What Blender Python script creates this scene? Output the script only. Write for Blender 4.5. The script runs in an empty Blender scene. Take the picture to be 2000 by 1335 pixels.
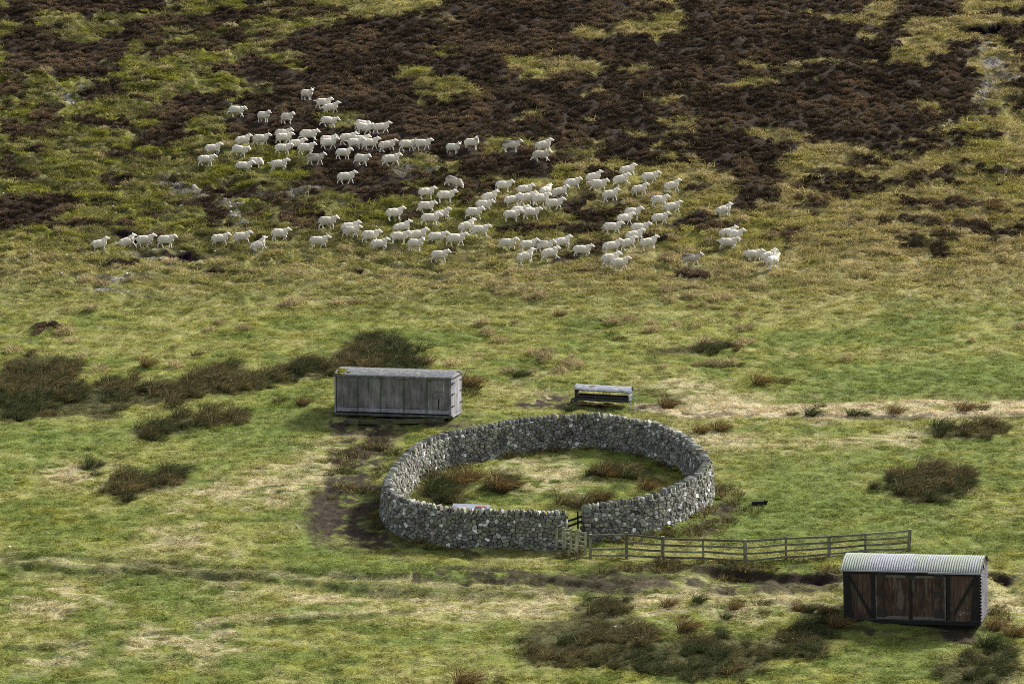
import bpy, bmesh, math, random
import numpy as np
from mathutils import Vector, Matrix, Euler
R = math.radians
random.seed(7)
rng = np.random.default_rng(11)
S = bpy.context.scene
# ------------------------------------------------------------------ camera, sky, sun, exposure
FPX, PITCH, ZC = 5560.0, 6.0, 26.0          # focal length in photo pixels (2000 wide), pitch down, eye height
cam_d = bpy.data.cameras.new('camera'); cam = bpy.data.objects.new('camera', cam_d); S.collection.objects.link(cam)
cam_d.sensor_width = 36.0; cam_d.lens = 36.0*FPX/2000.0
cam_d.clip_start = 1.0; cam_d.clip_end = 5000.0
cam.location = (0, 0, ZC); cam.rotation_euler = (R(90-PITCH), 0, 0)
S.camera = cam
SUN_EL, SUN_AZ = 38.0, 52.0                 # azimuth measured from +Y (view direction) towards +X
w = bpy.data.worlds.new('World'); S.world = w; w.use_nodes = True
nt = w.node_tree; bg = nt.nodes['Background']
sky = nt.nodes.new('ShaderNodeTexSky'); sky.sky_type = 'NISHITA'; sky.sun_disc = False
sky.sun_elevation = R(SUN_EL); sky.sun_rotation = R(SUN_AZ); sky.air_density = 1.0; sky.dust_density = 3.0; sky.ozone_density = 1.0
hs = nt.nodes.new('ShaderNodeHueSaturation'); hs.inputs['Saturation'].default_value = 0.35      # thin cloud: a paler sky
nt.links.new(sky.outputs[0], hs.inputs['Color']); nt.links.new(hs.outputs[0], bg.inputs['Color']); bg.inputs['Strength'].default_value = 0.09
sl = bpy.data.lights.new('sun', 'SUN'); sl.energy = 3.2; sl.angle = R(8); sl.color = (1.0, 0.93, 0.82)
sun = bpy.data.objects.new('sun', sl); S.collection.objects.link(sun)
sd = Vector((math.sin(R(SUN_AZ))*math.cos(R(SUN_EL)), math.cos(R(SUN_AZ))*math.cos(R(SUN_EL)), math.sin(R(SUN_EL))))
sun.location = (40, 60, 80); sun.rotation_euler = (-sd).to_track_quat('-Z', 'Y').to_euler()
S.view_settings.view_transform = 'Standard'; S.view_settings.look = 'None'
S.view_settings.exposure = 1.62; S.view_settings.gamma = 1.0
S.render.engine = 'CYCLES'; S.cycles.use_denoising = False; S.cycles.filter_width = 0.95; S.cycles.use_adaptive_sampling = False
S.cycles.max_bounces = 4; S.cycles.diffuse_bounces = 2; S.cycles.glossy_bounces = 2; S.cycles.transmission_bounces = 2

# ------------------------------------------------------------------ helpers
def tag(o, label=None, cat=None, group=None, kind=None):
    if label: o['label'] = label
    if cat: o['category'] = cat
    if group: o['group'] = group
    if kind: o['kind'] = kind
    return o
def thing(name, loc, rot=(0, 0, 0), scale=1.0, label=None, cat=None, group=None):
    o = bpy.data.objects.new(name, None); S.collection.objects.link(o)
    o.empty_display_size = 0.2
    o.location = loc; o.rotation_euler = rot; o.scale = (scale,)*3
    return tag(o, label, cat, group)
class MB:
    def __init__(s): s.v = []; s.f = []; s.c = []; s.mi = []
    def add(s, vs, fs, c=1.0, mi=0):
        b = len(s.v); s.v += [tuple(p) for p in vs]
        s.f += [tuple(i+b for i in f) for f in fs]; s.c += [c]*len(vs); s.mi += [mi]*len(fs)
    def box(s, c, d, rot=None, col=1.0, mi=0):
        M = rot.to_matrix() if rot is not None else Matrix.Identity(3)
        vs = [Vector(c) + M @ Vector((x*d[0]/2, y*d[1]/2, z*d[2]/2)) for x in (-1, 1) for y in (-1, 1) for z in (-1, 1)]
        s.add(vs, [(0, 1, 3, 2), (4, 6, 7, 5), (0, 4, 5, 1), (2, 3, 7, 6), (0, 2, 6, 4), (1, 5, 7, 3)], col, mi)
    def span(s, x0, x1, y0, y1, z0, z1, col=1.0, mi=0):
        s.box(((x0+x1)/2, (y0+y1)/2, (z0+z1)/2), (x1-x0, y1-y0, z1-z0), None, col, mi)
    def bar(s, p, q, a, b, up=(0, 0, 1), col=1.0, mi=0):
        p = Vector(p); q = Vector(q); d = (q-p); L = d.length; d.normalize()
        u = Vector(up); sx = d.cross(u)
        if sx.length < 1e-4: sx = d.cross(Vector((0, 1, 0)))
        sx.normalize(); u = sx.cross(d)
        vs = [pp + sx*(i*a/2) + u*(j*b/2) for pp in (p, q) for i, j in ((-1, -1), (1, -1), (1, 1), (-1, 1))]
        s.add(vs, [(3, 2, 1, 0), (4, 5, 6, 7), (0, 1, 5, 4), (1, 2, 6, 5), (2, 3, 7, 6), (3, 0, 4, 7)], col, mi)
    def tube(s, pts, r, n=8, col=1.0, cap=True, mi=0):
        pts = [Vector(p) for p in pts]; rs = r if isinstance(r, (list, tuple)) else [r]*len(pts)
        vs = []
        for i, p in enumerate(pts):
            d = (pts[min(i+1, len(pts)-1)] - pts[max(i-1, 0)]).normalized()
            a = d.cross(Vector((0, 0, 1)));
            if a.length < 1e-3: a = d.cross(Vector((0, 1, 0)))
            a.normalize(); b = d.cross(a)
            for k in range(n):
                t = 2*math.pi*k/n; vs.append(p + (a*math.cos(t) + b*math.sin(t))*rs[i])
        fs = [(i*n+k, i*n+(k+1) % n, (i+1)*n+(k+1) % n, (i+1)*n+k) for i in range(len(pts)-1) for k in range(n)]
        if cap: fs += [tuple(range(n-1, -1, -1)), tuple(range((len(pts)-1)*n, len(pts)*n))]
        s.add(vs, fs, col, mi)
    def ball(s, c, r, M=None, nu=14, nv=9, col=1.0, mi=0):
        vs = []; c = Vector(c)
        for j in range(nv+1):
            ph = math.pi*j/nv
            for i in range(nu):
                t = 2*math.pi*i/nu
                p = Vector((r[0]*math.sin(ph)*math.cos(t), r[1]*math.sin(ph)*math.sin(t), r[2]*math.cos(ph)))
                vs.append(c + (M @ p if M else p))
        fs = [(j*nu+i, (j+1)*nu+i, (j+1)*nu+(i+1) % nu, j*nu+(i+1) % nu) for j in range(nv) for i in range(nu)]
        s.add(vs, fs, col, mi)
    def mesh(s, name, mats, smooth=False):
        me = bpy.data.meshes.new(name); me.from_pydata(s.v, [], s.f)
        a = me.attributes.new('v', 'FLOAT', 'POINT'); a.data.foreach_set('value', np.array(s.c, dtype=np.float32))
        for m in (mats if isinstance(mats, (list, tuple)) else [mats]): me.materials.append(m)
        if max(s.mi or [0]) > 0: me.polygons.foreach_set('material_index', np.array(s.mi, dtype=np.int32))
        if smooth: me.polygons.foreach_set('use_smooth', np.ones(len(me.polygons), dtype=bool))
        me.update(); return me
    def build(s, name, mats, parent=None, smooth=False):
        o = bpy.data.objects.new(name, s.mesh(name, mats, smooth)); S.collection.objects.link(o)
        if parent: o.parent = parent
        return o

# ------------------------------------------------------------------ numpy noise
def _h(i, j, s):
    i = i.astype(np.int64); j = j.astype(np.int64)
    n = (i*374761393 + j*668265263 + s*974634541) & 0xffffffff
    n = ((n ^ (n >> 13))*1274126177) & 0xffffffff
    n = ((n ^ (n >> 16))*2246822519) & 0xffffffff
    return (n & 0xffff)/65535.0
def vn(x, y, s=0):
    i = np.floor(x); j = np.floor(y); u = x-i; v = y-j
    u = u*u*u*(u*(u*6-15)+10); v = v*v*v*(v*(v*6-15)+10)
    a = _h(i, j, s); b = _h(i+1, j, s); c = _h(i, j+1, s); d = _h(i+1, j+1, s)
    return (a+(b-a)*u)*(1-v) + (c+(d-c)*u)*v
def fbm(x, y, s=0, o=4, g=0.5):
    t = 0; a = 1; n = 0
    for k in range(o):
        c, q = math.cos(0.6*k), math.sin(0.6*k)
        t = t + a*vn((x*c-y*q)*2**k + 17.3*k, (x*q+y*c)*2**k + 5.1*k, s+k); n += a; a *= g
    return t/n
def ss(a, b, x):
    t = np.clip((x-a)/(b-a), 0, 1); return t*t*(3-2*t)
def mix(a, b, t): return a + (b-a)*t

# ------------------------------------------------------------------ terrain
_yy = np.linspace(0, 3000, 60001)
def _slope(y):
    s = np.where(y < 78, -0.31 + 0.46*ss(52, 88, y), 0.15)
    s = np.where(y >= 78, -0.31 + 0.46*ss(52, 88, y), s)
    s = s + (0.394-0.15)*ss(140, 174, y) - 0.30*ss(240, 420, y)
    return s
_zz = np.concatenate([[0], np.cumsum((_slope(_yy[1:])+_slope(_yy[:-1]))/2*np.diff(_yy))])
_zz = _zz - np.interp(97.5, _yy, _zz) + ZC - 22.3
def H0(x, y):
    x = np.asarray(x, float); y = np.asarray(y, float)
    hill = ss(138, 160, y)
    return np.interp(y, _yy, _zz) + (0.25+0.7*hill)*(fbm(x/22+3, y/16, 5, 2)-0.5)
def W(px, py):
    """world point on the ground seen at photo pixel (px, py) of the 2000x1335 photograph"""
    p = R(PITCH); a = (px-1000)/FPX; b = (667.5-py)/FPX
    d = np.array([a, math.cos(p)+b*math.sin(p), -math.sin(p)+b*math.cos(p)])
    y = np.arange(80, 330, 0.05); t = y/d[1]
    x = d[0]*t; z = ZC + d[2]*t
    k = np.argmax(H0(x, y) >= z)
    return float(x[k]), float(y[k])
def WP(pts): return np.array([W(*p) for p in pts])
def PX(x, y, z):
    """photo pixel of a world point (used only to check the layout)"""
    p = R(PITCH); dz = z-ZC
    f = y*math.cos(p) - dz*math.sin(p); u = y*math.sin(p) + dz*math.cos(p)
    return 1000+FPX*x/f, 667.5-FPX*u/f
def inpoly(P, x, y, wob=1.0, soft=0.5, seed=0, nz=0.8):
    """soft mask 0..1 of world polygon P with an edge roughened by noise"""
    m = np.zeros(x.shape); pad = 2.5
    k = (x > P[:, 0].min()-pad) & (x < P[:, 0].max()+pad) & (y > P[:, 1].min()-pad) & (y < P[:, 1].max()+pad)
    if not k.any(): return m
    X = x[k]; Y = y[k]
    X = X + wob*(fbm(X*0.8, Y*0.6, 31+seed, 2)-0.5)*2; Y = Y + 1.5*wob*(fbm(X*0.8, Y*0.6, 77+seed, 2)-0.5)*2
    inside = np.zeros(X.shape, bool); d2 = np.full(X.shape, 1e9); n = len(P)
    for i in range(n):
        x0, y0 = P[i]; x1, y1 = P[(i+1) % n]
        c = (y0 > Y) != (y1 > Y)
        if abs(y1-y0) > 1e-9: inside ^= c & (X < (x1-x0)*(Y-y0)/(y1-y0)+x0)
        ex, ey = x1-x0, y1-y0; t = np.clip(((X-x0)*ex+(Y-y0)*ey)/max(ex*ex+ey*ey, 1e-9), 0, 1)
        d2 = np.minimum(d2, (X-x0-t*ex)**2 + ((Y-y0-t*ey)*0.7)**2)
    sdist = np.where(inside, 1, -1)*np.sqrt(d2)
    sdist = sdist + nz*(fbm(X*1.3, Y*0.9, 5+seed, 3)-0.5)*2
    m[k] = ss(-soft, soft, sdist); return m
def polys(lst, x, y, **kw):
    m = np.zeros(x.shape)
    for i, P in enumerate(lst): m = np.maximum(m, inpoly(P, x, y, seed=i, **kw))
    return m

HEATHER = [WP(p) for p in [
 [(0, 0), (420, -5), (300, 20), (160, 38), (60, 58), (0, 62)],
 [(0, 66), (60, 62), (250, 42), (420, 30), (500, 12), (600, 6), (560, 28), (470, 50), (330, 66), (430, 62), (330, 92), (240, 100), (300, 112), (190, 130), (240, 148), (170, 165), (60, 150), (0, 178)],
 [(290, 100), (420, 90), (440, 105), (300, 122)],
 [(450, 80), (520, 66), (560, 72), (500, 92)], [(430, 80), (470, 75), (470, 92), (430, 92)],
 [(520, 98), (590, 62), (700, 50), (760, 40), (850, 22), (880, 0), (1860, -5), (1870, 25), (1800, 45), (1760, 70), (1740, 90), (1690, 76), (1752, 88), (1790, 108), (1900, 95), (1905, 150), (1895, 205), (1862, 250), (1800, 290), (1720, 305), (1690, 285), (1640, 286), (1560, 292), (1520, 318), (1400, 322), (1330, 305), (1240, 320), (1180, 308), (1120, 325), (1080, 340), (1010, 355), (960, 388), (900, 382), (840, 376), (780, 395), (650, 400), (600, 410), (520, 405), (480, 440), (440, 440), (470, 400), (540, 372), (620, 330), (560, 290), (470, 262), (430, 238), (480, 205), (540, 180), (500, 165), (420, 160), (360, 142), (440, 128), (500, 120)],
 [(1280, 318), (1400, 300), (1520, 300), (1520, 320), (1400, 330)],
 [(1430, 335), (1520, 325), (1530, 345), (1500, 385), (1530, 400), (1470, 420), (1430, 415), (1435, 370)],
 [(1290, 452), (1330, 425), (1420, 422), (1400, 440), (1320, 465)], [(1130, 415), (1210, 405), (1180, 445), (1110, 430)],
 [(1120, 482), (1180, 468), (1230, 470), (1150, 512), (1090, 520)], [(1080, 395), (1140, 390), (1160, 405), (1090, 420)],
 [(1580, 372), (1700, 350), (1720, 365), (1640, 385)], [(1550, 390), (1580, 385), (1575, 400), (1550, 400)], [(1780, 345), (1850, 330), (1930, 335), (1990, 335), (1960, 355), (1850, 362), (1770, 372)],
 [(1640, 325), (1780, 300), (1890, 265), (1900, 275), (1830, 300), (1700, 325)], [(1740, 395), (1830, 385), (1850, 405), (1780, 412)],
 [(1958, 60), (2000, 52), (2000, 116), (1975, 105)], [(1980, 122), (2000, 120), (2000, 146)], [(1955, 195), (2000, 190), (2000, 205), (1960, 210)],
 [(1850, 80), (1920, 78), (1920, 100), (1860, 110)], [(1780, 68), (1810, 66), (1808, 78), (1782, 78)],
 [(0, 375), (90, 385), (160, 400), (120, 425), (60, 445), (0, 452)], [(310, 192), (420, 190), (440, 215), (360, 245), (280, 235)], [(165, 165), (235, 170), (240, 195), (200, 205), (150, 190)],
 [(0, 188), (60, 190), (60, 210), (0, 225)], [(0, 245), (90, 250), (110, 270), (20, 285)], [(260, 262), (340, 250), (400, 262), (370, 285), (280, 290)], [(0, 300), (60, 325), (30, 350), (0, 352)],
 [(335, 395), (400, 385), (475, 400), (465, 435), (390, 438), (325, 420)], [(210, 435), (270, 425), (265, 445), (205, 448)], [(60, 220), (130, 240), (110, 262), (60, 255)], [(130, 235), (230, 240), (270, 262), (150, 262)],
 [(410, 370), (520, 360), (520, 385), (420, 395)], [(620, 372), (700, 362), (700, 400), (610, 405)], [(255, 445), (320, 470), (300, 480), (240, 465)], [(230, 508), (270, 510), (265, 520), (232, 520)], [(400, 522), (425, 522), (422, 530), (402, 530)],
 [(770, 510), (850, 495), (920, 512), (900, 520), (780, 522)], [(60, 640), (120, 630), (140, 645), (70, 652)], [(690, 545), (720, 542), (716, 552), (690, 552)],
 [(1520, 470), (1570, 460), (1560, 480), (1520, 482)], [(1340, 530), (1400, 525), (1390, 545), (1340, 545)], [(1800, 460), (1830, 470), (1850, 500), (1810, 500)],
]]
GRASSIN = [WP(p) for p in [
 [(815, 172), (850, 152), (940, 165), (930, 190), (850, 203), (815, 195)], [(1000, 118), (1080, 112), (1180, 128), (1160, 145), (1060, 160), (990, 140)],
 [(1100, 62), (1240, 45), (1340, 40), (1330, 62), (1280, 78), (1150, 75)], [(1280, -5), (1340, -5), (1330, 14), (1270, 14)], [(1745, 88), (1790, 40), (1850, 30), (1870, 60), (1850, 98), (1770, 103)],
 [(860, 44), (905, 42), (900, 54), (850, 56)], [(1000, 225), (1060, 222), (1040, 240), (1000, 238)], [(1010, 275), (1060, 272), (1060, 284), (1010, 284)], [(1225, 265), (1260, 262), (1255, 278), (1225, 278)],
 [(1290, 245), (1350, 240), (1340, 262), (1290, 262)], [(940, 285), (985, 282), (985, 296), (945, 298)], [(1150, 268), (1180, 266), (1180, 280), (1150, 280)], [(1290, 295), (1350, 298), (1320, 312), (1280, 308)],
 [(780, 320), (840, 315), (850, 345), (800, 350)], [(620, 225), (680, 230), (660, 250), (610, 248)], [(850, 335), (890, 328), (900, 345), (860, 350)], [(1100, 285), (1160, 290), (1150, 300), (1100, 300)], [(800, 140), (850, 138), (850, 150), (800, 150)],
 [(1130, 185), (1170, 182), (1165, 192), (1130, 192)], [(1300, 180), (1330, 185), (1325, 200), (1295, 200)],
]]
MUD = [WP(p) for p in [
 [(575, 1010), (620, 960), (655, 930), (640, 890), (690, 850), (640, 840), (640, 820), (800, 830), (780, 870), (740, 905), (742, 1000), (760, 1045), (850, 1068), (1000, 1078), (1090, 1078), (1130, 1090), (1000, 1092), (880, 1086), (760, 1078), (660, 1056), (590, 1036)],
 [(1000, 785), (1060, 770), (1110, 768), (1115, 785), (1240, 798), (1310, 790), (1300, 775), (1245, 770), (1330, 775), (1320, 800), (1180, 806), (1080, 800), (1010, 800)],
 [(640, 825), (660, 812), (890, 820), (900, 832), (760, 840), (650, 840)], [(1100, 1118), (1300, 1112), (1450, 1118), (1640, 1118), (1645, 1138), (1500, 1140), (1200, 1132)],
 [(1340, 1035), (1400, 1000), (1420, 960), (1450, 975), (1410, 1010), (1380, 1040)], [(1560, 1190), (1640, 1165), (1650, 1222), (1600, 1215)], [(1650, 1222), (1920, 1225), (1960, 1200), (1950, 1245), (1700, 1240)],
 [(1160, 1100), (1330, 1095), (1340, 1112), (1170, 1114)],
]]
STRAW = [WP(p) for p in [
 [(1230, 745), (1300, 738), (1400, 748), (1480, 775), (1420, 800), (1300, 770)], [(1250, 800), (1500, 785), (1700, 790), (2000, 790), (2000, 812), (1700, 815), (1400, 812)],
 [(1010, 760), (1080, 762), (1060, 778), (1010, 776)], [(1380, 850), (1500, 855), (1700, 850), (1800, 855), (1800, 868), (1500, 870), (1380, 872)], [(1330, 850), (1400, 858), (1420, 880), (1360, 880)],
 [(360, 955), (480, 930), (620, 915), (660, 900), (660, 950), (560, 985), (440, 990), (320, 995)], [(60, 905), (200, 915), (220, 935), (80, 960)], [(600, 880), (660, 880), (700, 905), (640, 930)],
 [(260, 1040), (400, 1035), (420, 1075), (280, 1075)], [(400, 1135), (500, 1138), (480, 1175), (410, 1175)], [(560, 1145), (720, 1150), (720, 1185), (560, 1185)], [(760, 1150), (1100, 1155), (1100, 1205), (860, 1200), (800, 1180)],
 [(1190, 1150), (1400, 1150), (1640, 1140), (1640, 1175), (1450, 1190), (1250, 1195)], [(1920, 1125), (2000, 1130), (2000, 1180), (1930, 1185)], [(260, 1235), (420, 1225), (440, 1275), (270, 1285)], [(0, 1170), (140, 1165), (150, 1200), (20, 1215)],
 [(100, 1165), (220, 1155), (220, 1170), (110, 1178)], [(1000, 900), (1110, 895), (1150, 915), (1130, 950), (1060, 965), (1010, 950)], [(960, 745), (1060, 740), (1060, 750), (960, 752)], [(600, 860), (700, 850), (760, 850), (690, 870)],
 [(40, 1275), (160, 1255), (180, 1275), (60, 1290)],
]]
GREEN = [WP(p) for p in [
 [(1500, 740), (1650, 720), (1800, 700), (2000, 705), (2000, 785), (1780, 785), (1560, 775)], [(0, 830), (140, 830), (240, 840), (340, 870), (200, 880), (120, 905), (0, 920)], [(480, 770), (650, 755), (650, 820), (560, 870), (440, 900), (380, 860), (480, 840)],
 [(1420, 900), (1560, 890), (1720, 890), (1700, 985), (1600, 1030), (1420, 1060), (1400, 1000), (1480, 960)], [(0, 1035), (150, 1055), (200, 1090), (0, 1095)], [(560, 990), (620, 990), (640, 1050), (740, 1090), (560, 1090)], [(1640, 1245), (1900, 1245), (1820, 1300), (1660, 1290)],
 [(960, 1230), (1000, 1240), (1010, 1290), (940, 1290)], [(300, 1130), (420, 1150), (400, 1210), (310, 1200)], [(0, 1300), (60, 1300), (60, 1335), (0, 1335)], [(1680, 960), (1760, 985), (1860, 990), (1860, 1010), (1700, 1010)], [(1110, 880), (1200, 885), (1180, 900), (1110, 900)], [(930, 965), (1000, 960), (1000, 985), (920, 985)],
]]
SCREE = [WP(p) for p in [
 [(310, 360), (345, 352), (390, 372), (440, 400), (400, 405), (340, 380)], [(560, 370), (620, 362), (640, 375), (600, 395), (560, 392)], [(450, 395), (500, 390), (480, 440), (450, 430)], [(780, 335), (830, 330), (840, 345), (790, 352)],
 [(100, 180), (160, 178), (150, 205), (110, 200)], [(1905, 70), (1930, 62), (1960, 130), (2000, 140), (2000, 155), (1950, 160), (1915, 215), (1890, 200), (1925, 150), (1915, 110)], [(1820, 250), (1850, 240), (1850, 255), (1820, 260)], [(250, 498), (420, 500), (400, 508), (260, 508)], [(190, 545), (270, 540), (260, 575), (200, 570)],
]]
PALE = [WP(p) for p in [
 [(0, 60), (120, 20), (260, 12), (250, 34), (60, 52)], [(430, 112), (600, 60), (700, 20), (900, -5), (860, 22), (740, 44), (600, 62), (520, 98)], [(200, 80), (260, 70), (240, 88), (190, 92)],
]]
BANKS = [(WP(p), d) for p, d in [
 ([(262, 497), (330, 499), (390, 500), (445, 493)], 0.35), ([(302, 356), (335, 348), (372, 352)], 0.55), ([(1742, 486), (1765, 473), (1795, 468), (1818, 473)], 0.55), ([(1848, 50), (1880, 56), (1930, 56), (1970, 50)], 0.4),
 ([(1918, 1117), (1950, 1121), (2005, 1119)], 0.35), ([(1375, 1108), (1455, 1113), (1520, 1122), (1650, 1122)], 0.3), ([(1960, 192), (2005, 186)], 0.5), ([(1965, 215), (2005, 210)], 0.35), ([(240, 285), (285, 288)], 0.5), ([(50, 320), (75, 318)], 0.4),
 ([(555, 332), (600, 325)], 0.35), ([(190, 520), (235, 525)], 0.3), ([(130, 612), (175, 606)], 0.25), ([(1320, 180), (1375, 178)], 0.4), ([(0, 157), (40, 153)], 0.4), ([(420, 362), (470, 352)], 0.4), ([(210, 455), (300, 472)], 0.3),
 ([(0, 1095), (157, 1108), (315, 1107), (490, 1123), (647, 1139), (770, 1145), (940, 1150)], 0.14), ([(0, 1078), (300, 1092), (700, 1119), (1015, 1131), (1180, 1138)], 0.10), ([(700, 1150), (900, 1156), (1150, 1152), (1400, 1146), (1640, 1142)], 0.10), ([(280, 1235), (455, 1218), (560, 1207), (700, 1197), (805, 1186)], 0.09), ([(0, 1268), (120, 1262), (220, 1255)], 0.09), ([(805, 1113), (1015, 1125), (1120, 1133)], 0.10), ([(200, 1133), (260, 1133)], 0.1),
]]
RBED = [WP(p) for p in [
 [(0, 705), (60, 692), (130, 705), (140, 760), (230, 740), (260, 765), (330, 750), (400, 725), (470, 700), (500, 740), (560, 715), (610, 700), (652, 720), (650, 740), (560, 745), (500, 765), (420, 775), (340, 785), (240, 790), (230, 812), (100, 815), (0, 822)],
 [(655, 695), (700, 655), (760, 660), (780, 685), (825, 700), (820, 722), (655, 722)],
 [(245, 848), (290, 830), (380, 810), (470, 808), (480, 822), (370, 842), (300, 858)],
 [(208, 950), (240, 930), (300, 930), (355, 922), (368, 940), (340, 960), (270, 972), (215, 965)],
 [(152, 914), (200, 905), (245, 886), (250, 896), (200, 915), (160, 922)],
 [(1005, 1262), (1040, 1228), (1100, 1190), (1180, 1172), (1240, 1176), (1235, 1205), (1290, 1248), (1400, 1240), (1480, 1250), (1560, 1230), (1640, 1215), (1650, 1235), (1590, 1270), (1500, 1300), (1400, 1322), (1250, 1312), (1120, 1302), (1020, 1290)],
 [(1715, 950), (1740, 928), (1830, 920), (1910, 940), (1922, 955), (1870, 975), (1800, 980), (1730, 970)],
 [(1275, 685), (1300, 676), (1420, 676), (1422, 688), (1330, 693), (1280, 693)],
 [(1830, 1300), (1880, 1285), (1930, 1270), (2000, 1262), (2000, 1335), (1850, 1335)],
 [(812, 965), (860, 935), (920, 925), (930, 948), (900, 975), (830, 982)], [(948, 950), (975, 940), (1008, 945), (1005, 962), (955, 964)], [(1150, 928), (1200, 912), (1260, 920), (1285, 942), (1200, 945)], [(1060, 994), (1130, 975), (1190, 965), (1195, 982), (1120, 990)],
 [(1800, 846), (1850, 832), (1960, 832), (1965, 845), (1880, 858), (1810, 856)],
]]
SCRUB = [WP(p) for p in [
 [(650, 905), (720, 860), (790, 848), (755, 905), (740, 960), (690, 985), (640, 975)], [(1160, 1108), (1300, 1098), (1480, 1098), (1640, 1095), (1640, 1112), (1350, 1120), (1170, 1118)], [(1320, 1045), (1390, 1010), (1440, 960), (1450, 1000), (1400, 1040)],
 [(1100, 1095), (1160, 1090), (1180, 1112), (1120, 1112)], [(905, 760), (930, 750), (935, 765), (905, 768)], [(1920, 1200), (1990, 1190), (2000, 1240), (1930, 1250)],
]]

LINES = [(WP(p), hw, k, s) for p, hw, k, s in [
 ([(0, 1086), (157, 1099), (315, 1103), (500, 1117), (700, 1129), (910, 1140), (1100, 1148)], .22, 'straw', .45), ([(0, 1096), (157, 1109), (315, 1109), (490, 1124), (647, 1140), (770, 1146), (940, 1151)], .30, 'dark', .8),
 ([(0, 1081), (300, 1094), (700, 1121), (1015, 1133)], .25, 'dark', .6), ([(650, 1142), (940, 1152), (1150, 1150), (1300, 1146)], .3, 'dark', .7), ([(1100, 1146), (1300, 1142), (1640, 1140)], .3, 'mud', .8), ([(0, 1113), (200, 1122), (320, 1126), (480, 1140)], .35, 'dark', .5), ([(280, 1236), (455, 1219), (560, 1208), (700, 1198), (805, 1187)], .14, 'dark', .7), ([(380, 1222), (560, 1203), (700, 1192), (850, 1186)], .16, 'straw', .4), ([(0, 1269), (120, 1263), (240, 1255)], .14, 'dark', .6),
 ([(560, 1104), (805, 1112), (1015, 1124), (1120, 1132), (1300, 1130)], .4, 'green', .8), ([(805, 1118), (1015, 1129), (1120, 1137), (1400, 1136), (1640, 1134)], .4, 'mud', .9), ([(1120, 1124), (1300, 1120), (1480, 1120)], .35, 'mud', .85),
 ([(1240, 797), (1400, 806), (1600, 808), (1800, 808), (2010, 806)], .40, 'straw', 1.0), ([(1330, 811), (1500, 813), (1750, 813), (2010, 811)], .28, 'mud', .65), ([(1350, 793), (1600, 791), (1800, 790), (2010, 789)], .35, 'straw', .85),
 ([(620, 560), (800, 600), (1000, 660)], .5, 'dark', .25), ([(1500, 690), (1700, 640), (1900, 620)], .4, 'green', .6), ([(1560, 770), (1750, 768), (2000, 772)], .3, 'dark', .4), ([(1650, 742), (1850, 738), (2000, 745)], .25, 'dark', .35), ([(1100, 640), (1350, 560), (1500, 530)], .5, 'dark', .35),
]]
def lines(x, y):
    out = {k: np.zeros(x.shape) for k in ('straw', 'dark', 'green', 'mud')}
    for i, (P, hw, kd, s) in enumerate(LINES):
        k = (x > P[0, 0]) & (x < P[-1, 0]) & (y > P[:, 1].min()-3) & (y < P[:, 1].max()+3)
        if not k.any(): continue
        X = x[k]; e = np.abs(y[k]-np.interp(X, P[:, 0], P[:, 1])-.9*(fbm(X*.5, X*0+i, 19, 3)-.5))
        hw2 = hw*2.2*(.5+fbm(X*.6, y[k]*.6, 29+i, 2))
        out[kd][k] = np.maximum(out[kd][k], s*(1-ss(.45, 1.0, e/hw2))*ss(.18, .40, fbm(X*1.5, y[k]*1.2, 39+i, 3)))
    return out
def bank(x, y):
    dz = np.zeros(x.shape); face = np.zeros(x.shape)
    for i, (P, d) in enumerate(BANKS):
        k = (x > P[0, 0]-0.5) & (x < P[-1, 0]+0.5)
        X = x[k]; yl = np.interp(X, P[:, 0], P[:, 1]) + 0.5*(fbm(X*1.1, X*0+i, 9, 3)-0.5)
        e = yl - y[k]
        wd = ss(P[0, 0]-0.5, P[0, 0]+1.0, X)*(1-ss(P[-1, 0]-1.0, P[-1, 0]+0.5, X))*(0.6+0.8*vn(X*0.7, X*0, i+3))
        dz[k] -= d*wd*ss(0.0, 0.22, e)*np.exp(-np.maximum(e, 0)/2.2)
        dz[k] += 0.22*d*wd*np.exp(-(e/0.5)**2)*(e < 0)
        face[k] = np.maximum(face[k], wd*ss(-0.05, 0.05, e)*(1-ss(0.3, 0.55, e))*(1.0 if d > .2 else 0.0))
    return dz, face
def masks(x, y):
    M = {}
    hill = ss(146, 160, y); M['hill'] = hill
    n1 = fbm(x*0.45, y*0.32, 40, 4)
    h = polys(HEATHER, x, y, wob=0.8, soft=0.3, nz=0.6)
    g = polys(GRASSIN, x, y, wob=0.9, soft=0.3, nz=1.0)
    stray = ss(0.64, 0.67, fbm(x*0.34+9, y*0.60, 60, 4))*ss(158, 164, y)*0.9
    holes = ss(0.70, 0.74, fbm(x*0.22-y*.10, y*0.42+x*.12+4, 90, 4))
    M['heather'] = np.clip(np.maximum(h*(1-g)*(1-0.85*holes), stray*(1-h)), 0, 1)
    M['mud'] = polys(MUD, x, y, wob=0.7, soft=0.6, nz=0.8)
    M['straw'] = polys(STRAW, x, y, wob=0.9, soft=0.9, nz=1.1)
    M['green'] = polys(GREEN, x, y, wob=1.0, soft=1.6, nz=1.0)
    M['scree'] = polys(SCREE, x, y, wob=0.5, soft=0.3, nz=0.7)
    M['pale'] = polys(PALE, x, y, wob=0.6, soft=0.5, nz=0.6)
    M['rush'] = polys(RBED, x, y, wob=0.3, soft=0.4, nz=0.4)
    M['bankz'], M['face'] = bank(x, y)
    M['heather'] *= (1-0.9*M['scree'])*(1-M['face'])
    M['t'] = x/np.maximum(y, 1)
    L = lines(x, y); M['mud'] = np.maximum(M['mud'], L['mud']); M['straw'] = np.maximum(M['straw'], L['straw']*.0); M['lstraw'] = L['straw']; M['ldark'] = L['dark']; M['green'] = np.maximum(M['green'], L['green'])
    return M
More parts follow.
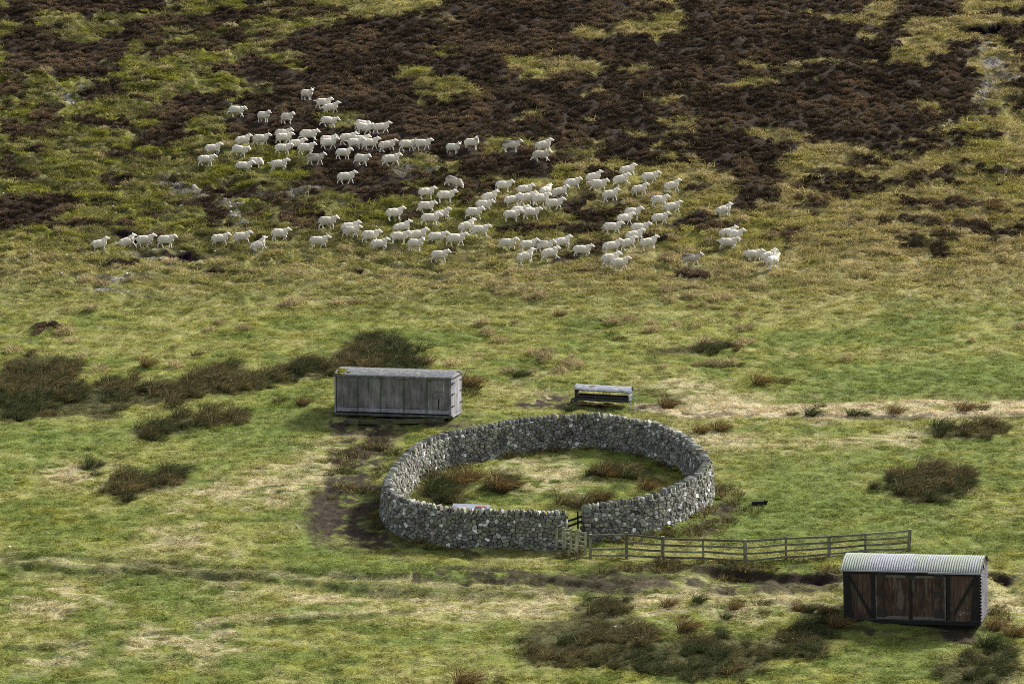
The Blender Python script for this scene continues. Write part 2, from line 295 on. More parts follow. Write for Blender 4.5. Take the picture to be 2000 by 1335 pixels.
def relief(x, y, M):
    hm = M['heather']; hill = M['hill']
    z = M['bankz']
    z = z + hm*(0.02 + 0.55*fbm(x*0.8, y*0.7, 12, 3)) - 0.10*hm
    leftness = 1-ss(-0.06, 0.05, M['t'])
    humm = fbm(x*0.75+.2*y, y*1.45, 22, 3); humm = 1-np.abs(humm-0.5)*4
    z = z + (1-hm)*hill*(0.11+0.23*leftness)*np.clip(humm, -0.6, 1)
    z = z + (0.07+0.06*hill)*(fbm(x*2.2, y*2.6, 33, 2)-0.5)*2 + 0.10*(1-hill)*(fbm(x*0.5, y*0.5, 35, 2)-0.5)
    z = z + (1-hm)*(0.085+.03*hill)*(fbm(x*.55+.25*y, y*2.3, 37, 3)-0.5)*2*(1-.5*M['mud'])
    z = z + 0.16*M['mud']*(fbm(x*2.2, y*2.6, 36, 3)-.6)
    return z
def HF(x, y):
    x = np.atleast_1d(np.asarray(x, float)); y = np.atleast_1d(np.asarray(y, float))
    return H0(x, y) + relief(x, y, masks(x, y))
def G(px, py):
    x, y = W(px, py); return Vector((x, y, float(HF(x, y)[0])))
C3 = lambda *c: np.array(c)[None, :]
def gcol(x, y, M):
    q = lambda a: a[:, None]
    hill, hm, t = M['hill'], M['heather'], M['t']
    a1 = fbm(x*0.28, y*0.42, 51, 4); a2 = fbm(x*1.3, y*3.4, 52, 3); a3 = fbm(x*3.2, y*4.2, 53, 2); a4 = fbm(x*0.9, y*1.6, 54, 3)
    green = C3(.104, .134, .030); olive = C3(.172, .182, .048); dry = C3(.265, .245, .120); moss = C3(.150, .158, .022); dark = C3(.048, .056, .019)
    fg = mix(green, olive, q(ss(.36, .58, .6*a1+.4*a4))); fg = mix(fg, dry, q(.45*ss(.52, .66, .4*a1+.6*a2)))
    fg = mix(fg, moss, q(.55*ss(.56, .68, a4)*(1-ss(.5, .62, a2))))
    left = mix(C3(.108, .108, .030), moss*.95, q(ss(.4, .6, a4))); left = mix(left, dark, q(.85*ss(.50, .62, .65*fbm(x*.8, y*2.3, 57, 3)+.35*a3)))  # dark streaks: shadows of the small terracettes painted into the turf colour
    left = mix(left, dry*.8, q(.6*ss(.54, .66, a2)))
    right = mix(C3(.17, .155, .055), C3(.25, .215, .10), q(ss(.40, .62, a2*.5+a4*.5))); right = mix(right, moss, q(.6*ss(.55, .66, a1*.6+a4*.4)))
    lr = ss(-0.05, 0.09, t + 0.10*(a1-.5) - 0.0016*(165-y))
    hc = mix(left, right, q(lr))
    lo = ss(142, 152, y)*(1-ss(154, 164, y))
    hc = mix(hc, mix(C3(.20, .19, .075), C3(.28, .24, .13), q(ss(.42, .6, a2))), q(.75*lo))
    c = mix(fg, hc, q(hill))
    c = mix(c, C3(.100, .142, .032), q(.75*M['green']*ss(.25, .5, a4+.1)))
    c = mix(c, C3(.24, .225, .085), q(.85*M['pale']*ss(.3, .5, a4)))
    c = mix(c, C3(.325, .29, .175), q(.9*M['straw']*ss(.42, .57, .6*a2+.2*a4+.2*a3+.06)))
    c = mix(c, C3(.40, .34, .225), q(.9*M['lstraw'])); c = mix(c, C3(.045, .058, .020), q(.75*M['ldark']))
    c = mix(c, C3(.038, .030, .021), q(M['mud']*ss(.33, .48, .6*a4+.4*a3)))
    c = mix(c, C3(.05, .046, .024), q(.8*M['rush']))
    c = mix(c, mix(C3(.016, .011, .008), C3(.032, .023, .015), q(a3)), q(hm))
    c = mix(c, mix(C3(.10, .095, .08), C3(.24, .23, .22), q(ss(.45, .6, a3))), q(M['scree']*ss(.4, .55, a2)))
    c = mix(c, C3(.034, .025, .018), q(M['face']))
    return c*(0.86+0.28*q(a3))
def set_attr(me, name, typ, arr, dom='POINT'):
    a = me.attributes.new(name, typ, dom)
    a.data.foreach_set('color' if 'COLOR' in typ else ('vector' if 'VECTOR' in typ else 'value'), np.ascontiguousarray(arr, dtype=np.int32 if typ == 'INT' else np.float32).ravel())

# ------------------------------------------------------------------ materials
def newmat(name, rough=0.9, spec=0.2):
    m = bpy.data.materials.new(name); m.use_nodes = True; n = m.node_tree
    b = n.nodes['Principled BSDF']; b.inputs['Roughness'].default_value = rough; b.inputs['Specular IOR Level'].default_value = spec
    return m, n, b
def nd(n, t, **kw):
    o = n.nodes.new(t)
    for k, v in kw.items():
        if k in o.inputs.keys() if hasattr(o.inputs, 'keys') else False: o.inputs[k].default_value = v
        else: setattr(o, k, v)
    return o
def noise(n, vec, scale, detail=4, rough=0.55, mp=None):
    if mp is not None:
        m = nd(n, 'ShaderNodeMapping'); m.inputs['Scale'].default_value = mp; n.links.new(vec, m.inputs['Vector']); vec = m.outputs[0]
    t = nd(n, 'ShaderNodeTexNoise'); t.inputs['Scale'].default_value = scale; t.inputs['Detail'].default_value = detail; t.inputs['Roughness'].default_value = rough
    n.links.new(vec, t.inputs['Vector']); return t.outputs['Fac']
def ramp(n, fac, stops):
    r = nd(n, 'ShaderNodeValToRGB'); e = r.color_ramp.elements
    while len(e) < len(stops): e.new(0.5)
    for el, (p, c) in zip(e, stops): el.position = p; el.color = (*c, 1) if not isinstance(c, float) else (c, c, c, 1)
    n.links.new(fac, r.inputs[0]); return r.outputs[0]
def mixc(n, fac, a, b, mode='MIX'):
    m = nd(n, 'ShaderNodeMix', data_type='RGBA', blend_type=mode)
    for i, v in ((0, fac), (6, a), (7, b)):
        if hasattr(v, 'is_linked'): n.links.new(v, m.inputs[i])
        else: m.inputs[i].default_value = v if i == 0 or len(v) == 4 else (*v, 1)
    return m.outputs[2]
def mth(n, op, a, b=None):
    m = nd(n, 'ShaderNodeMath', operation=op)
    for i, v in ((0, a), (1, b)):
        if v is None: continue
        if hasattr(v, 'is_linked'): n.links.new(v, m.inputs[i])
        else: m.inputs[i].default_value = v
    return m.outputs[0]
def bump(n, b, h, s=0.5, d=0.02):
    k = nd(n, 'ShaderNodeBump'); k.inputs['Strength'].default_value = s; k.inputs['Distance'].default_value = d
    n.links.new(h, k.inputs['Height']); n.links.new(k.outputs[0], b.inputs['Normal'])
def objc(n): return nd(n, 'ShaderNodeTexCoord').outputs['Object']
def attr(n, name, typ='GEOMETRY', out='Color'): return nd(n, 'ShaderNodeAttribute', attribute_name=name, attribute_type=typ).outputs[out]

def m_ground():
    m, n, b = newmat('ground', 0.95, 0.1); oc = objc(n)
    f = noise(n, oc, 9.0, 4, 0.7, (0.8, 1.6, 1.5))
    f2 = noise(n, oc, 34.0, 2, 0.7, (1, 1, 1))
    c = mixc(n, 1.0, attr(n, 'col'), ramp(n, f, [(0.30, (.42, .42, .42)), (0.5, (1., 1., 1.)), (0.72, (1.5, 1.45, 1.35))]), 'MULTIPLY')
    c = mixc(n, 1.0, c, ramp(n, f2, [(0.35, (.7, .7, .7)), (0.65, (1.25, 1.25, 1.25))]), 'MULTIPLY')
    n.links.new(c, b.inputs['Base Color']); bump(n, b, f, 1.0, 0.12); return m
def m_blade(name, trans=0.3, base=None):
    """blades and twigs: colour from the instance (or a base colour) times the blade's own tone"""
    m, n, b = newmat(name, 0.8, 0.15)
    v = attr(n, 'v', out='Fac'); hue = attr(n, 'hue')
    c = mixc(n, 1.0, attr(n, 'col', 'INSTANCER') if base is None else base, hue, 'MULTIPLY')
    n.links.new(c, b.inputs['Base Color'])
    if trans:
        tr = nd(n, 'ShaderNodeBsdfTranslucent'); n.links.new(c, tr.inputs[0])
        mx = nd(n, 'ShaderNodeMixShader'); mx.inputs[0].default_value = trans
        n.links.new(b.outputs[0], mx.inputs[1]); n.links.new(tr.outputs[0], mx.inputs[2])
        n.links.new(mx.outputs[0], n.nodes['Material Output'].inputs[0])
    return m
def m_wood(name, c0, c1, c2=None, grain=(14, 14, 1.2), sc=2.2, patch=None, rough=0.85, tone=1.0):
    """weathered wood: streaks along local Z unless grain says otherwise"""
    m, n, b = newmat(name, rough, 0.25); oc = objc(n)
    f = noise(n, oc, sc, 5, 0.65, grain)
    c = ramp(n, f, [(0.32, c0), (0.62, c1), (0.74, c2 or c1)])
    f2 = noise(n, oc, 1.6, 4, 0.6)
    c = mixc(n, 1.0, c, ramp(n, f2, [(0.3, (.6, .6, .6)), (0.7, (1.3, 1.3, 1.3))]), 'MULTIPLY')
    if patch: c = mixc(n, ramp(n, noise(n, oc, patch[1], 5, 0.6, patch[3] if len(patch) > 3 else None), [(patch[2], 0.0), (patch[2]+0.07, 1.0)]), c, patch[0])
    v = attr(n, 'v', out='Fac'); vc = nd(n, 'ShaderNodeCombineColor')
    for i in range(3): n.links.new(v, vc.inputs[i])
    c = mixc(n, 1.0, c, vc.outputs[0], 'MULTIPLY')
    n.links.new(c, b.inputs['Base Color']); bump(n, b, f, 0.5, 0.01); return m
def m_stone():
    m, n, b = newmat('dry stone', 0.92, 0.2); oc = objc(n)
    f = noise(n, oc, 7.0, 5, 0.7); f2 = noise(n, oc, 2.2, 3, 0.6); f3 = noise(n, oc, 0.55, 3, 0.5)
    c = mixc(n, 1.0, attr(n, 'col'), ramp(n, f, [(0.3, (.55, .55, .55)), (0.65, (1.35, 1.35, 1.32))]), 'MULTIPLY')
    c = mixc(n, ramp(n, f2, [(0.52, 0.0), (0.66, 0.55)]), c, (.20, .22, .15))
    c = mixc(n, ramp(n, noise(n, oc, 11, 4, 0.7), [(0.64, 0.0), (0.71, 0.65)]), c, (.42, .43, .41))
    n.links.new(c, b.inputs['Base Color']); bump(n, b, f, 0.6, 0.03); return m
def m_plain(name, c, rough=0.9, spec=0.2, var=0.35, sc=6.0, metal=0.0, c2=None, t=0.55):
    m, n, b = newmat(name, rough, spec); oc = objc(n); f = noise(n, oc, sc, 5, 0.65)
    k = ramp(n, f, [(0.3, tuple(x*(1-var) for x in c)), (0.7, tuple(x*(1+var) for x in c))])
    if c2: k = mixc(n, ramp(n, noise(n, oc, sc*0.35, 5, 0.7), [(t, 0.0), (t+0.1, 1.0)]), k, c2)
    n.links.new(k, b.inputs['Base Color']); b.inputs['Metallic'].default_value = metal; bump(n, b, f, 0.25, 0.01); return m
def m_fleece():
    m, n, b = newmat('fleece', 0.95, 0.05); oc = objc(n); oi = nd(n, 'ShaderNodeObjectInfo')
    sep = nd(n, 'ShaderNodeSeparateColor'); n.links.new(oi.outputs['Color'], sep.inputs[0])
    f = noise(n, oc, 11, 4, 0.7)
    c = ramp(n, f, [(0.3, (.43, .40, .335)), (0.65, (.63, .595, .51))])
    c = mixc(n, sep.outputs[0], c, ramp(n, f, [(0.3, (.25, .22, .18)), (0.65, (.41, .37, .31))]))       # dirtier fleece
    xyz = nd(n, 'ShaderNodeSeparateXYZ'); n.links.new(oc, xyz.inputs[0])
    fz = mth(n, 'ADD', xyz.outputs[2], mth(n, 'MULTIPLY', noise(n, oc, 4, 3), 0.3))
    fx = mth(n, 'SUBTRACT', fz, mth(n, 'MULTIPLY', xyz.outputs[0], 0.18))
    back = mth(n, 'MULTIPLY', ramp(n, fx, [(0.82, 0.0), (0.92, 1.0)]), sep.outputs[1])
    c = mixc(n, back, c, (.11, .10, .095))                                   # dark grey wool along the back
    d = nd(n, 'ShaderNodeVectorMath', operation='DISTANCE'); n.links.new(oc, d.inputs[0]); d.inputs[1].default_value = (-0.28, -0.06, 0.83)
    mark = mth(n, 'MULTIPLY', mth(n, 'LESS_THAN', d.outputs['Value'], 0.07), sep.outputs[2])
    c = mixc(n, mark, c, (.10, .20, .42))                                    # blue marking paint on the rump
    n.links.new(c, b.inputs['Base Color']); bump(n, b, f, 0.6, 0.03); return m
def m_face():
    m, n, b = newmat('sheep face and legs', 0.85, 0.1)
    v = attr(n, 'v', out='Fac')
    n.links.new(mixc(n, v, (.03, .025, .025), (.74, .71, .68)), b.inputs['Base Color']); return m
MG = m_ground(); MBL = m_blade('grass blades', 0.35); MH = m_blade('heather twigs', 0.12); MR = m_blade('rush blades', 0.25); MST = m_stone(); MF = m_fleece(); MFA = m_face()

# ------------------------------------------------------------------ the hillside: one sheet to beyond the horizon
def hillside():
    tf = np.linspace(-0.232, 0.232, 760)
    tc = np.array([0.245, 0.27, 0.31, 0.37, 0.46, 0.6, 0.8, 1.1, 1.6, 2.4])
    T = np.concatenate([-tc[::-1], tf, tc])
    yf = [86.0]
    while yf[-1] < 236: yf.append(yf[-1] + 0.085 + 0.0008*(yf[-1]-86))
    Y = np.concatenate([np.array([2, 10, 20, 32, 44, 55, 64, 71, 77, 81.5, 84.5]), yf, np.array([238, 242, 248, 256, 268, 285, 310, 350, 420, 520, 700, 1000, 1500, 2300])])
    X = T[None, :]*Y[:, None]; YY = np.repeat(Y[:, None], len(T), 1)
    x = X.ravel(); y = YY.ravel(); M = masks(x, y); z = H0(x, y) + relief(x, y, M)
    nr, nc = len(Y), len(T)
    me = bpy.data.meshes.new('hillside'); me.vertices.add(nr*nc)
    me.vertices.foreach_set('co', np.stack([x, y, z], 1).astype(np.float32).ravel())
    i = np.arange((nr-1)*(nc-1)); r = i//(nc-1); c = i % (nc-1); a = r*nc+c
    q = np.stack([a, a+1, a+nc+1, a+nc], 1).astype(np.int32)
    me.loops.add(q.size); me.loops.foreach_set('vertex_index', q.ravel())
    me.polygons.add(len(q)); me.polygons.foreach_set('loop_start', np.arange(0, q.size, 4, dtype=np.int32))
    me.polygons.foreach_set('use_smooth', np.ones(len(q), bool))
    me.update(calc_edges=True)
    col = np.concatenate([np.clip(gcol(x, y, M), 0, 1), np.ones((len(x), 1))], 1)
    set_attr(me, 'col', 'FLOAT_COLOR', col); me.materials.append(MG)
    o = bpy.data.objects.new('hillside', me); S.collection.objects.link(o)
    tag(o, 'moorland hillside of green and straw coloured grass with dark heather and bare mud', 'hillside', kind='structure')
hillside()

# ------------------------------------------------------------------ scattered ground cover (stuff): protos + geometry-node instances
def ribbon_mesh(name, blades, mat):
    """blades: list of (root, tip direction points, width, hue rgb) -> tapering ribbons"""
    vs, fs, hue = [], [], []
    for pts, wd, h in blades:
        b = len(vs); d = (pts[-1]-pts[0]); sx = d.cross(Vector((random.gauss(0, 1), random.gauss(0, 1), .3))).normalized()
        for k, p in enumerate(pts[:-1]):
            ww = wd*(1-0.55*k/(len(pts)-1)); vs += [p-sx*ww/2, p+sx*ww/2]; hue += [h, h]
            if k: fs.append((b+2*k-2, b+2*k-1, b+2*k+1, b+2*k))
        k = len(pts)-2; vs.append(pts[-1]); hue.append(h); fs.append((b+2*k, b+2*k+1, b+2*k+2))
    me = bpy.data.meshes.new(name); me.from_pydata([tuple(v) for v in vs], [], fs)
    set_attr(me, 'hue', 'FLOAT_COLOR', np.array([(*h, 1) for h in hue])); me.materials.append(mat)
    me.update(); return me
def rv(a, b): return random.uniform(a, b)
def grass_proto(i, mound=0.0, n=70, rad=0.34, ln=(.10, .24), flat=0.6):
    bl = []
    for k in range(n):
        r = rad*math.sqrt(random.random()); t = rv(0, 6.283); p = Vector((r*math.cos(t), r*math.sin(t), mound*(1-(r/rad)**2)-0.02))
        L = rv(*ln); wnd = Vector((rv(-.5, 1), rv(-.8, .6), 0)); out = Vector((math.cos(t), math.sin(t), 0))*(mound*3)
        d = (wnd*flat*1.6 + out + Vector((0, 0, rv(.35, 1)))).normalized()
        p1 = p + d*L*.55; p2 = p1 + (d + Vector((0, 0, -.75))).normalized()*L*.5
        g = rv(.6, 1.4); w = random.random()
        h = (g*1.12, g*.98, g*.85) if w < .4 else ((g, g*1.02, g*.9) if w < .85 else (g*1.3, g*1.18, g*1.2))
        bl.append(([p, p1, p2], rv(.016, .032), h))
    return ribbon_mesh('grass_tuft', bl, MBL)
def heather_proto(i):
    bl = []; a, b, hh = rv(.34, .5), rv(.28, .42), rv(.24, .36)
    for k in range(230):
        t = rv(0, 6.283); ph = math.acos(rv(.02, 1)); n = Vector((math.sin(ph)*math.cos(t), math.sin(ph)*math.sin(t), math.cos(ph)))
        lump = 1+.22*math.sin(3*t+i)*math.sin(ph)+rv(-.12, .12); p = Vector((n.x*a, n.y*b, n.z*hh))*lump*.78
        d = (n + Vector((rv(-.6, .6), rv(-.6, .6), rv(0, .9)))).normalized(); L = rv(.09, .2)
        g = rv(.5, 1.35); w = random.random(); h = (g, g, g) if w < .7 else ((g*1.6, g*1.4, g*1.2) if w < .92 else (g*1.2, g*1.6, g*.8))
        bl.append(([p, p+d*L*.6, p+d*L+Vector((rv(-.03, .03), rv(-.03, .03), 0))], rv(.03, .055), h))
    return ribbon_mesh('heather_bush', bl, MH)
def rush_blades(n=150, rad=0.3, ln=(.5, .95), wind=.35, wd=(.014, .026), brown=0.5):
    bl = []
    for k in range(n):
        r = rad*math.sqrt(random.random()); t = rv(0, 6.283); p = Vector((r*math.cos(t), r*math.sin(t), -.05)); L = rv(*ln)
        d = Vector((math.cos(t)*r/rad*.75+wind+rv(-.25, .25), math.sin(t)*r/rad*.75+rv(-.3, .3), rv(.8, 1.2))).normalized()
        droop = rv(.15, .9); p1 = p+d*L*.5; d2 = (d+Vector((wind*.6+d.x*.5, d.y*.5, -droop))).normalized(); p2 = p1+d2*L*.32; d3 = (d2+Vector((0, 0, -droop*.6))).normalized()
        w = random.random(); g = rv(.55, 1.3)
        h = (g*1.22, g*1.10, g*.86) if w < brown*.6 else ((g*2.7, g*2.3, g*1.65) if w < brown else (g*.62, g*.80, g*.48))
        bl.append(([p, p1, p2, p2+d3*L*.22], rv(*wd), h))
    return bl
def rush_proto(i, **kw): return ribbon_mesh('rush_clump', rush_blades(**kw), MR)
def pebble_proto(i):
    mb = MB(); vs = []
    mb.ball((0, 0, 0.02), (rv(.07, .11), rv(.05, .09), rv(.035, .06)), nu=7, nv=4)
    mb.v = [(x+rv(-.014, .014), y+rv(-.014, .014), z+rv(-.01, .01)) for x, y, z in mb.v]
    me = mb.mesh('pebble', MPB); set_attr(me, 'hue', 'FLOAT_COLOR', np.ones((len(mb.v), 4))); return me
MPB = m_blade('pebbles', 0)
_groups = {}
def scatter(name, protos, x, y, rot, scl, col, label, cat, z=None):
    col_ = bpy.data.collections.new(name + ' protos')
    for i, me in enumerate(protos):
        o = bpy.data.objects.new('%s_form' % name, me); col_.objects.link(o)
    z = HF(x, y) if z is None else z; n = len(x)
    me = bpy.data.meshes.new(name); me.vertices.add(n); me.vertices.foreach_set('co', np.stack([x, y, z], 1).astype(np.float32).ravel())
    set_attr(me, 'rot', 'FLOAT_VECTOR', rot); set_attr(me, 'scl', 'FLOAT_VECTOR', scl); set_attr(me, 'idx', 'INT', rng.integers(0, len(protos), n))
    set_attr(me, 'col', 'FLOAT_COLOR', np.concatenate([np.clip(col, 0, 1), np.ones((n, 1))], 1)); me.update()
    o = bpy.data.objects.new(name, me); S.collection.objects.link(o)
    g = bpy.data.node_groups.new(name, 'GeometryNodeTree')
    g.interface.new_socket('Geometry', in_out='INPUT', socket_type='NodeSocketGeometry'); g.interface.new_socket('Geometry', in_out='OUTPUT', socket_type='NodeSocketGeometry')
    gi = g.nodes.new('NodeGroupInput'); go = g.nodes.new('NodeGroupOutput'); ip = g.nodes.new('GeometryNodeInstanceOnPoints'); ci = g.nodes.new('GeometryNodeCollectionInfo')
    ci.inputs['Collection'].default_value = col_; ci.inputs['Separate Children'].default_value = True; ci.inputs['Reset Children'].default_value = True
    def na(nm, t): k = g.nodes.new('GeometryNodeInputNamedAttribute'); k.data_type = t; k.inputs['Name'].default_value = nm; return [s for s in k.outputs if s.enabled][0]
    e2r = g.nodes.new('FunctionNodeEulerToRotation'); g.links.new(na('rot', 'FLOAT_VECTOR'), e2r.inputs[0])
    g.links.new(gi.outputs[0], ip.inputs['Points']); g.links.new(ci.outputs[0], ip.inputs['Instance']); ip.inputs['Pick Instance'].default_value = True
    g.links.new(na('idx', 'INT'), ip.inputs['Instance Index']); g.links.new(e2r.outputs[0], ip.inputs['Rotation']); g.links.new(na('scl', 'FLOAT_VECTOR'), ip.inputs['Scale'])
    g.links.new(ip.outputs[0], go.inputs[0])
    md = o.modifiers.new('scatter', 'NODES'); md.node_group = g
    return tag(o, label, cat, kind='stuff')
def field(n, y0=90, y1=232, tmax=0.205):
    """random ground points spread evenly over the visible fan"""
    u = rng.random(n); y = np.sqrt(u*(y1*y1-y0*y0)+y0*y0); return rng.uniform(-tmax, tmax, n)*y, y
def rots(n, lean=0.12, spin=True):
    return np.stack([rng.normal(0, lean, n), rng.normal(0, lean, n), rng.uniform(-3.14, 3.14, n) if spin else rng.normal(0, .5, n)], 1)
def scls(n, a, b, zf=(0.85, 1.2)):
    s = rng.uniform(a, b, n); return np.stack([s, s, s*rng.uniform(*zf, n)], 1)

# the walled ring, needed early so that nothing grows through its wall
_outer = [(745, 1004), (757, 1032), (800, 1052), (860, 1064), (930, 1070), (1000, 1072), (1060, 1073), (1098, 1073), (1146, 1062), (1200, 1056), (1285, 1038), (1348, 1011), (1384, 988), (1394, 962)]
_inner = [(1336, 927), (1319, 915), (1290, 901), (1271, 893), (1237, 887), (1204, 881), (1168, 875), (1120, 877), (1080, 879), (1046, 882), (1012, 887), (956, 898), (911, 907), (877, 914), (832, 934), (806, 956)]
TB, TT, WH = 0.62, 0.40, 1.32            # wall thickness at base and top, height below the cope
def ring():
    O = WP(_outer); I = WP(_inner); c = np.vstack([O, I]).mean(0)
    def shift(P, s):
        d = P-c; d /= np.linalg.norm(d, axis=1)[:, None]; return P+d*s
    P = np.vstack([shift(O, -TB/2), shift(I, TB/2)])
    n = len(P); out = []
    for i in range(n):                     # closed Catmull-Rom through the measured base points
        p0, p1, p2, p3 = P[i-1], P[i], P[(i+1) % n], P[(i+2) % n]
        for k in range(12):
            t = k/12; out.append(0.5*((2*p1)+(p2-p0)*t+(2*p0-5*p1+4*p2-p3)*t*t+(3*p1-p0-3*p2+p3)*t**3))
    Q = np.array(out)
    for _ in range(6): Q = (np.roll(Q, 1, 0)+2*Q+np.roll(Q, -1, 0))/4
    g0 = int(np.argmin(((Q-shift(WP([(1146, 1062)]), -TB/2)[0])**2).sum(1))); Q = np.roll(Q, -g0, 0)
    g1 = int(np.argmin(((Q-shift(WP([(1102, 1073)]), -TB/2)[0])**2).sum(1)))
    Q = Q[:g1+1]                           # open line from the right gate cheek round to the left cheek
    s = np.concatenate([[0], np.cumsum(np.linalg.norm(np.diff(Q, axis=0), axis=1))])
    ns = int(s[-1]/0.1); u = np.linspace(0, s[-1], ns)
    return np.stack([np.interp(u, s, Q[:, 0]), np.interp(u, s, Q[:, 1])], 1), u, c
RQ, RU, RC = ring()
RT = np.gradient(RQ, axis=0); RT /= np.linalg.norm(RT, axis=1)[:, None]
RN = np.stack([RT[:, 1], -RT[:, 0]], 1)
if ((RQ-RC)*RN).sum() < 0: RN = -RN        # outward normals
RZ = H0(RQ[:, 0], RQ[:, 1])
for _ in range(10): RZ[1:-1] = (RZ[:-2]+2*RZ[1:-1]+RZ[2:])/4
def wall_pt(s, z, side, out=0.0):
    """point on the outer (side=1) or inner (side=-1) face at arc length s and height z, pushed out by `out`"""
    x = np.interp(s, RU, RQ[:, 0]); y = np.interp(s, RU, RQ[:, 1]); nx = np.interp(s, RU, RN[:, 0]); ny = np.interp(s, RU, RN[:, 1])
    d = side*(TB/2+(TT-TB)/2*z/WH+out); return Vector((x+nx*d, y+ny*d, np.interp(s, RU, RZ)+z))
def near_wall(x, y):
    d = np.full(x.shape, 99.0); k = (abs(x-RC[0]) < 9) & (abs(y-RC[1]) < 16)
    if k.any(): d[k] = np.sqrt(((x[k][:, None]-RQ[None, ::3, 0])**2+(y[k][:, None]-RQ[None, ::3, 1])**2).min(1))
    return d < 0.42
def by_wall(x, y):
    d = np.full(x.shape, 99.0); k = (abs(x-RC[0]) < 9) & (abs(y-RC[1]) < 16)
    if k.any(): d[k] = np.sqrt(((x[k][:, None]-RQ[None, ::3, 0])**2+(y[k][:, None]-RQ[None, ::3, 1])**2).min(1))
    return (d < 0.75)*1.0
FOOT = []                                   # footprints (centre, yaw, half sizes) kept free of plants
def in_foot(x, y):
    k = near_wall(x, y)
    for (cx, cy, a, hx, hy) in FOOT:
        dx, dy = x-cx, y-cy; u = dx*math.cos(a)+dy*math.sin(a); v = -dx*math.sin(a)+dy*math.cos(a); k |= (abs(u) < hx) & (abs(v) < hy)
    for (sx, sy) in HOOVES: k |= ((x-sx)/.62)**2+((y-sy)/.55)**2 < 1
    return k
HOOVES = []
vx, vy = W(1781, 1222); VAN_YAW = R(-15.5); vc = Vector((vx, vy, 0)) + Vector((-math.sin(VAN_YAW), math.cos(VAN_YAW), 0))*1.15
wx, wy = W(767, 822); WAG_YAW = R(-11.5); wc = Vector((wx, wy, 0)) + Vector((-math.sin(WAG_YAW), math.cos(WAG_YAW), 0))*1.1
fx_, fy_ = W(1174, 795); FEED_YAW = R(-15); fc = Vector((fx_, fy_, 0)) + Vector((-math.sin(FEED_YAW), math.cos(FEED_YAW), 0))*0.45
FOOT += [(vc.x, vc.y, VAN_YAW, 2.65, 1.5), (wc.x, wc.y, WAG_YAW, 2.8, 1.2), (fc.x, fc.y, FEED_YAW, 1.4, .5)]

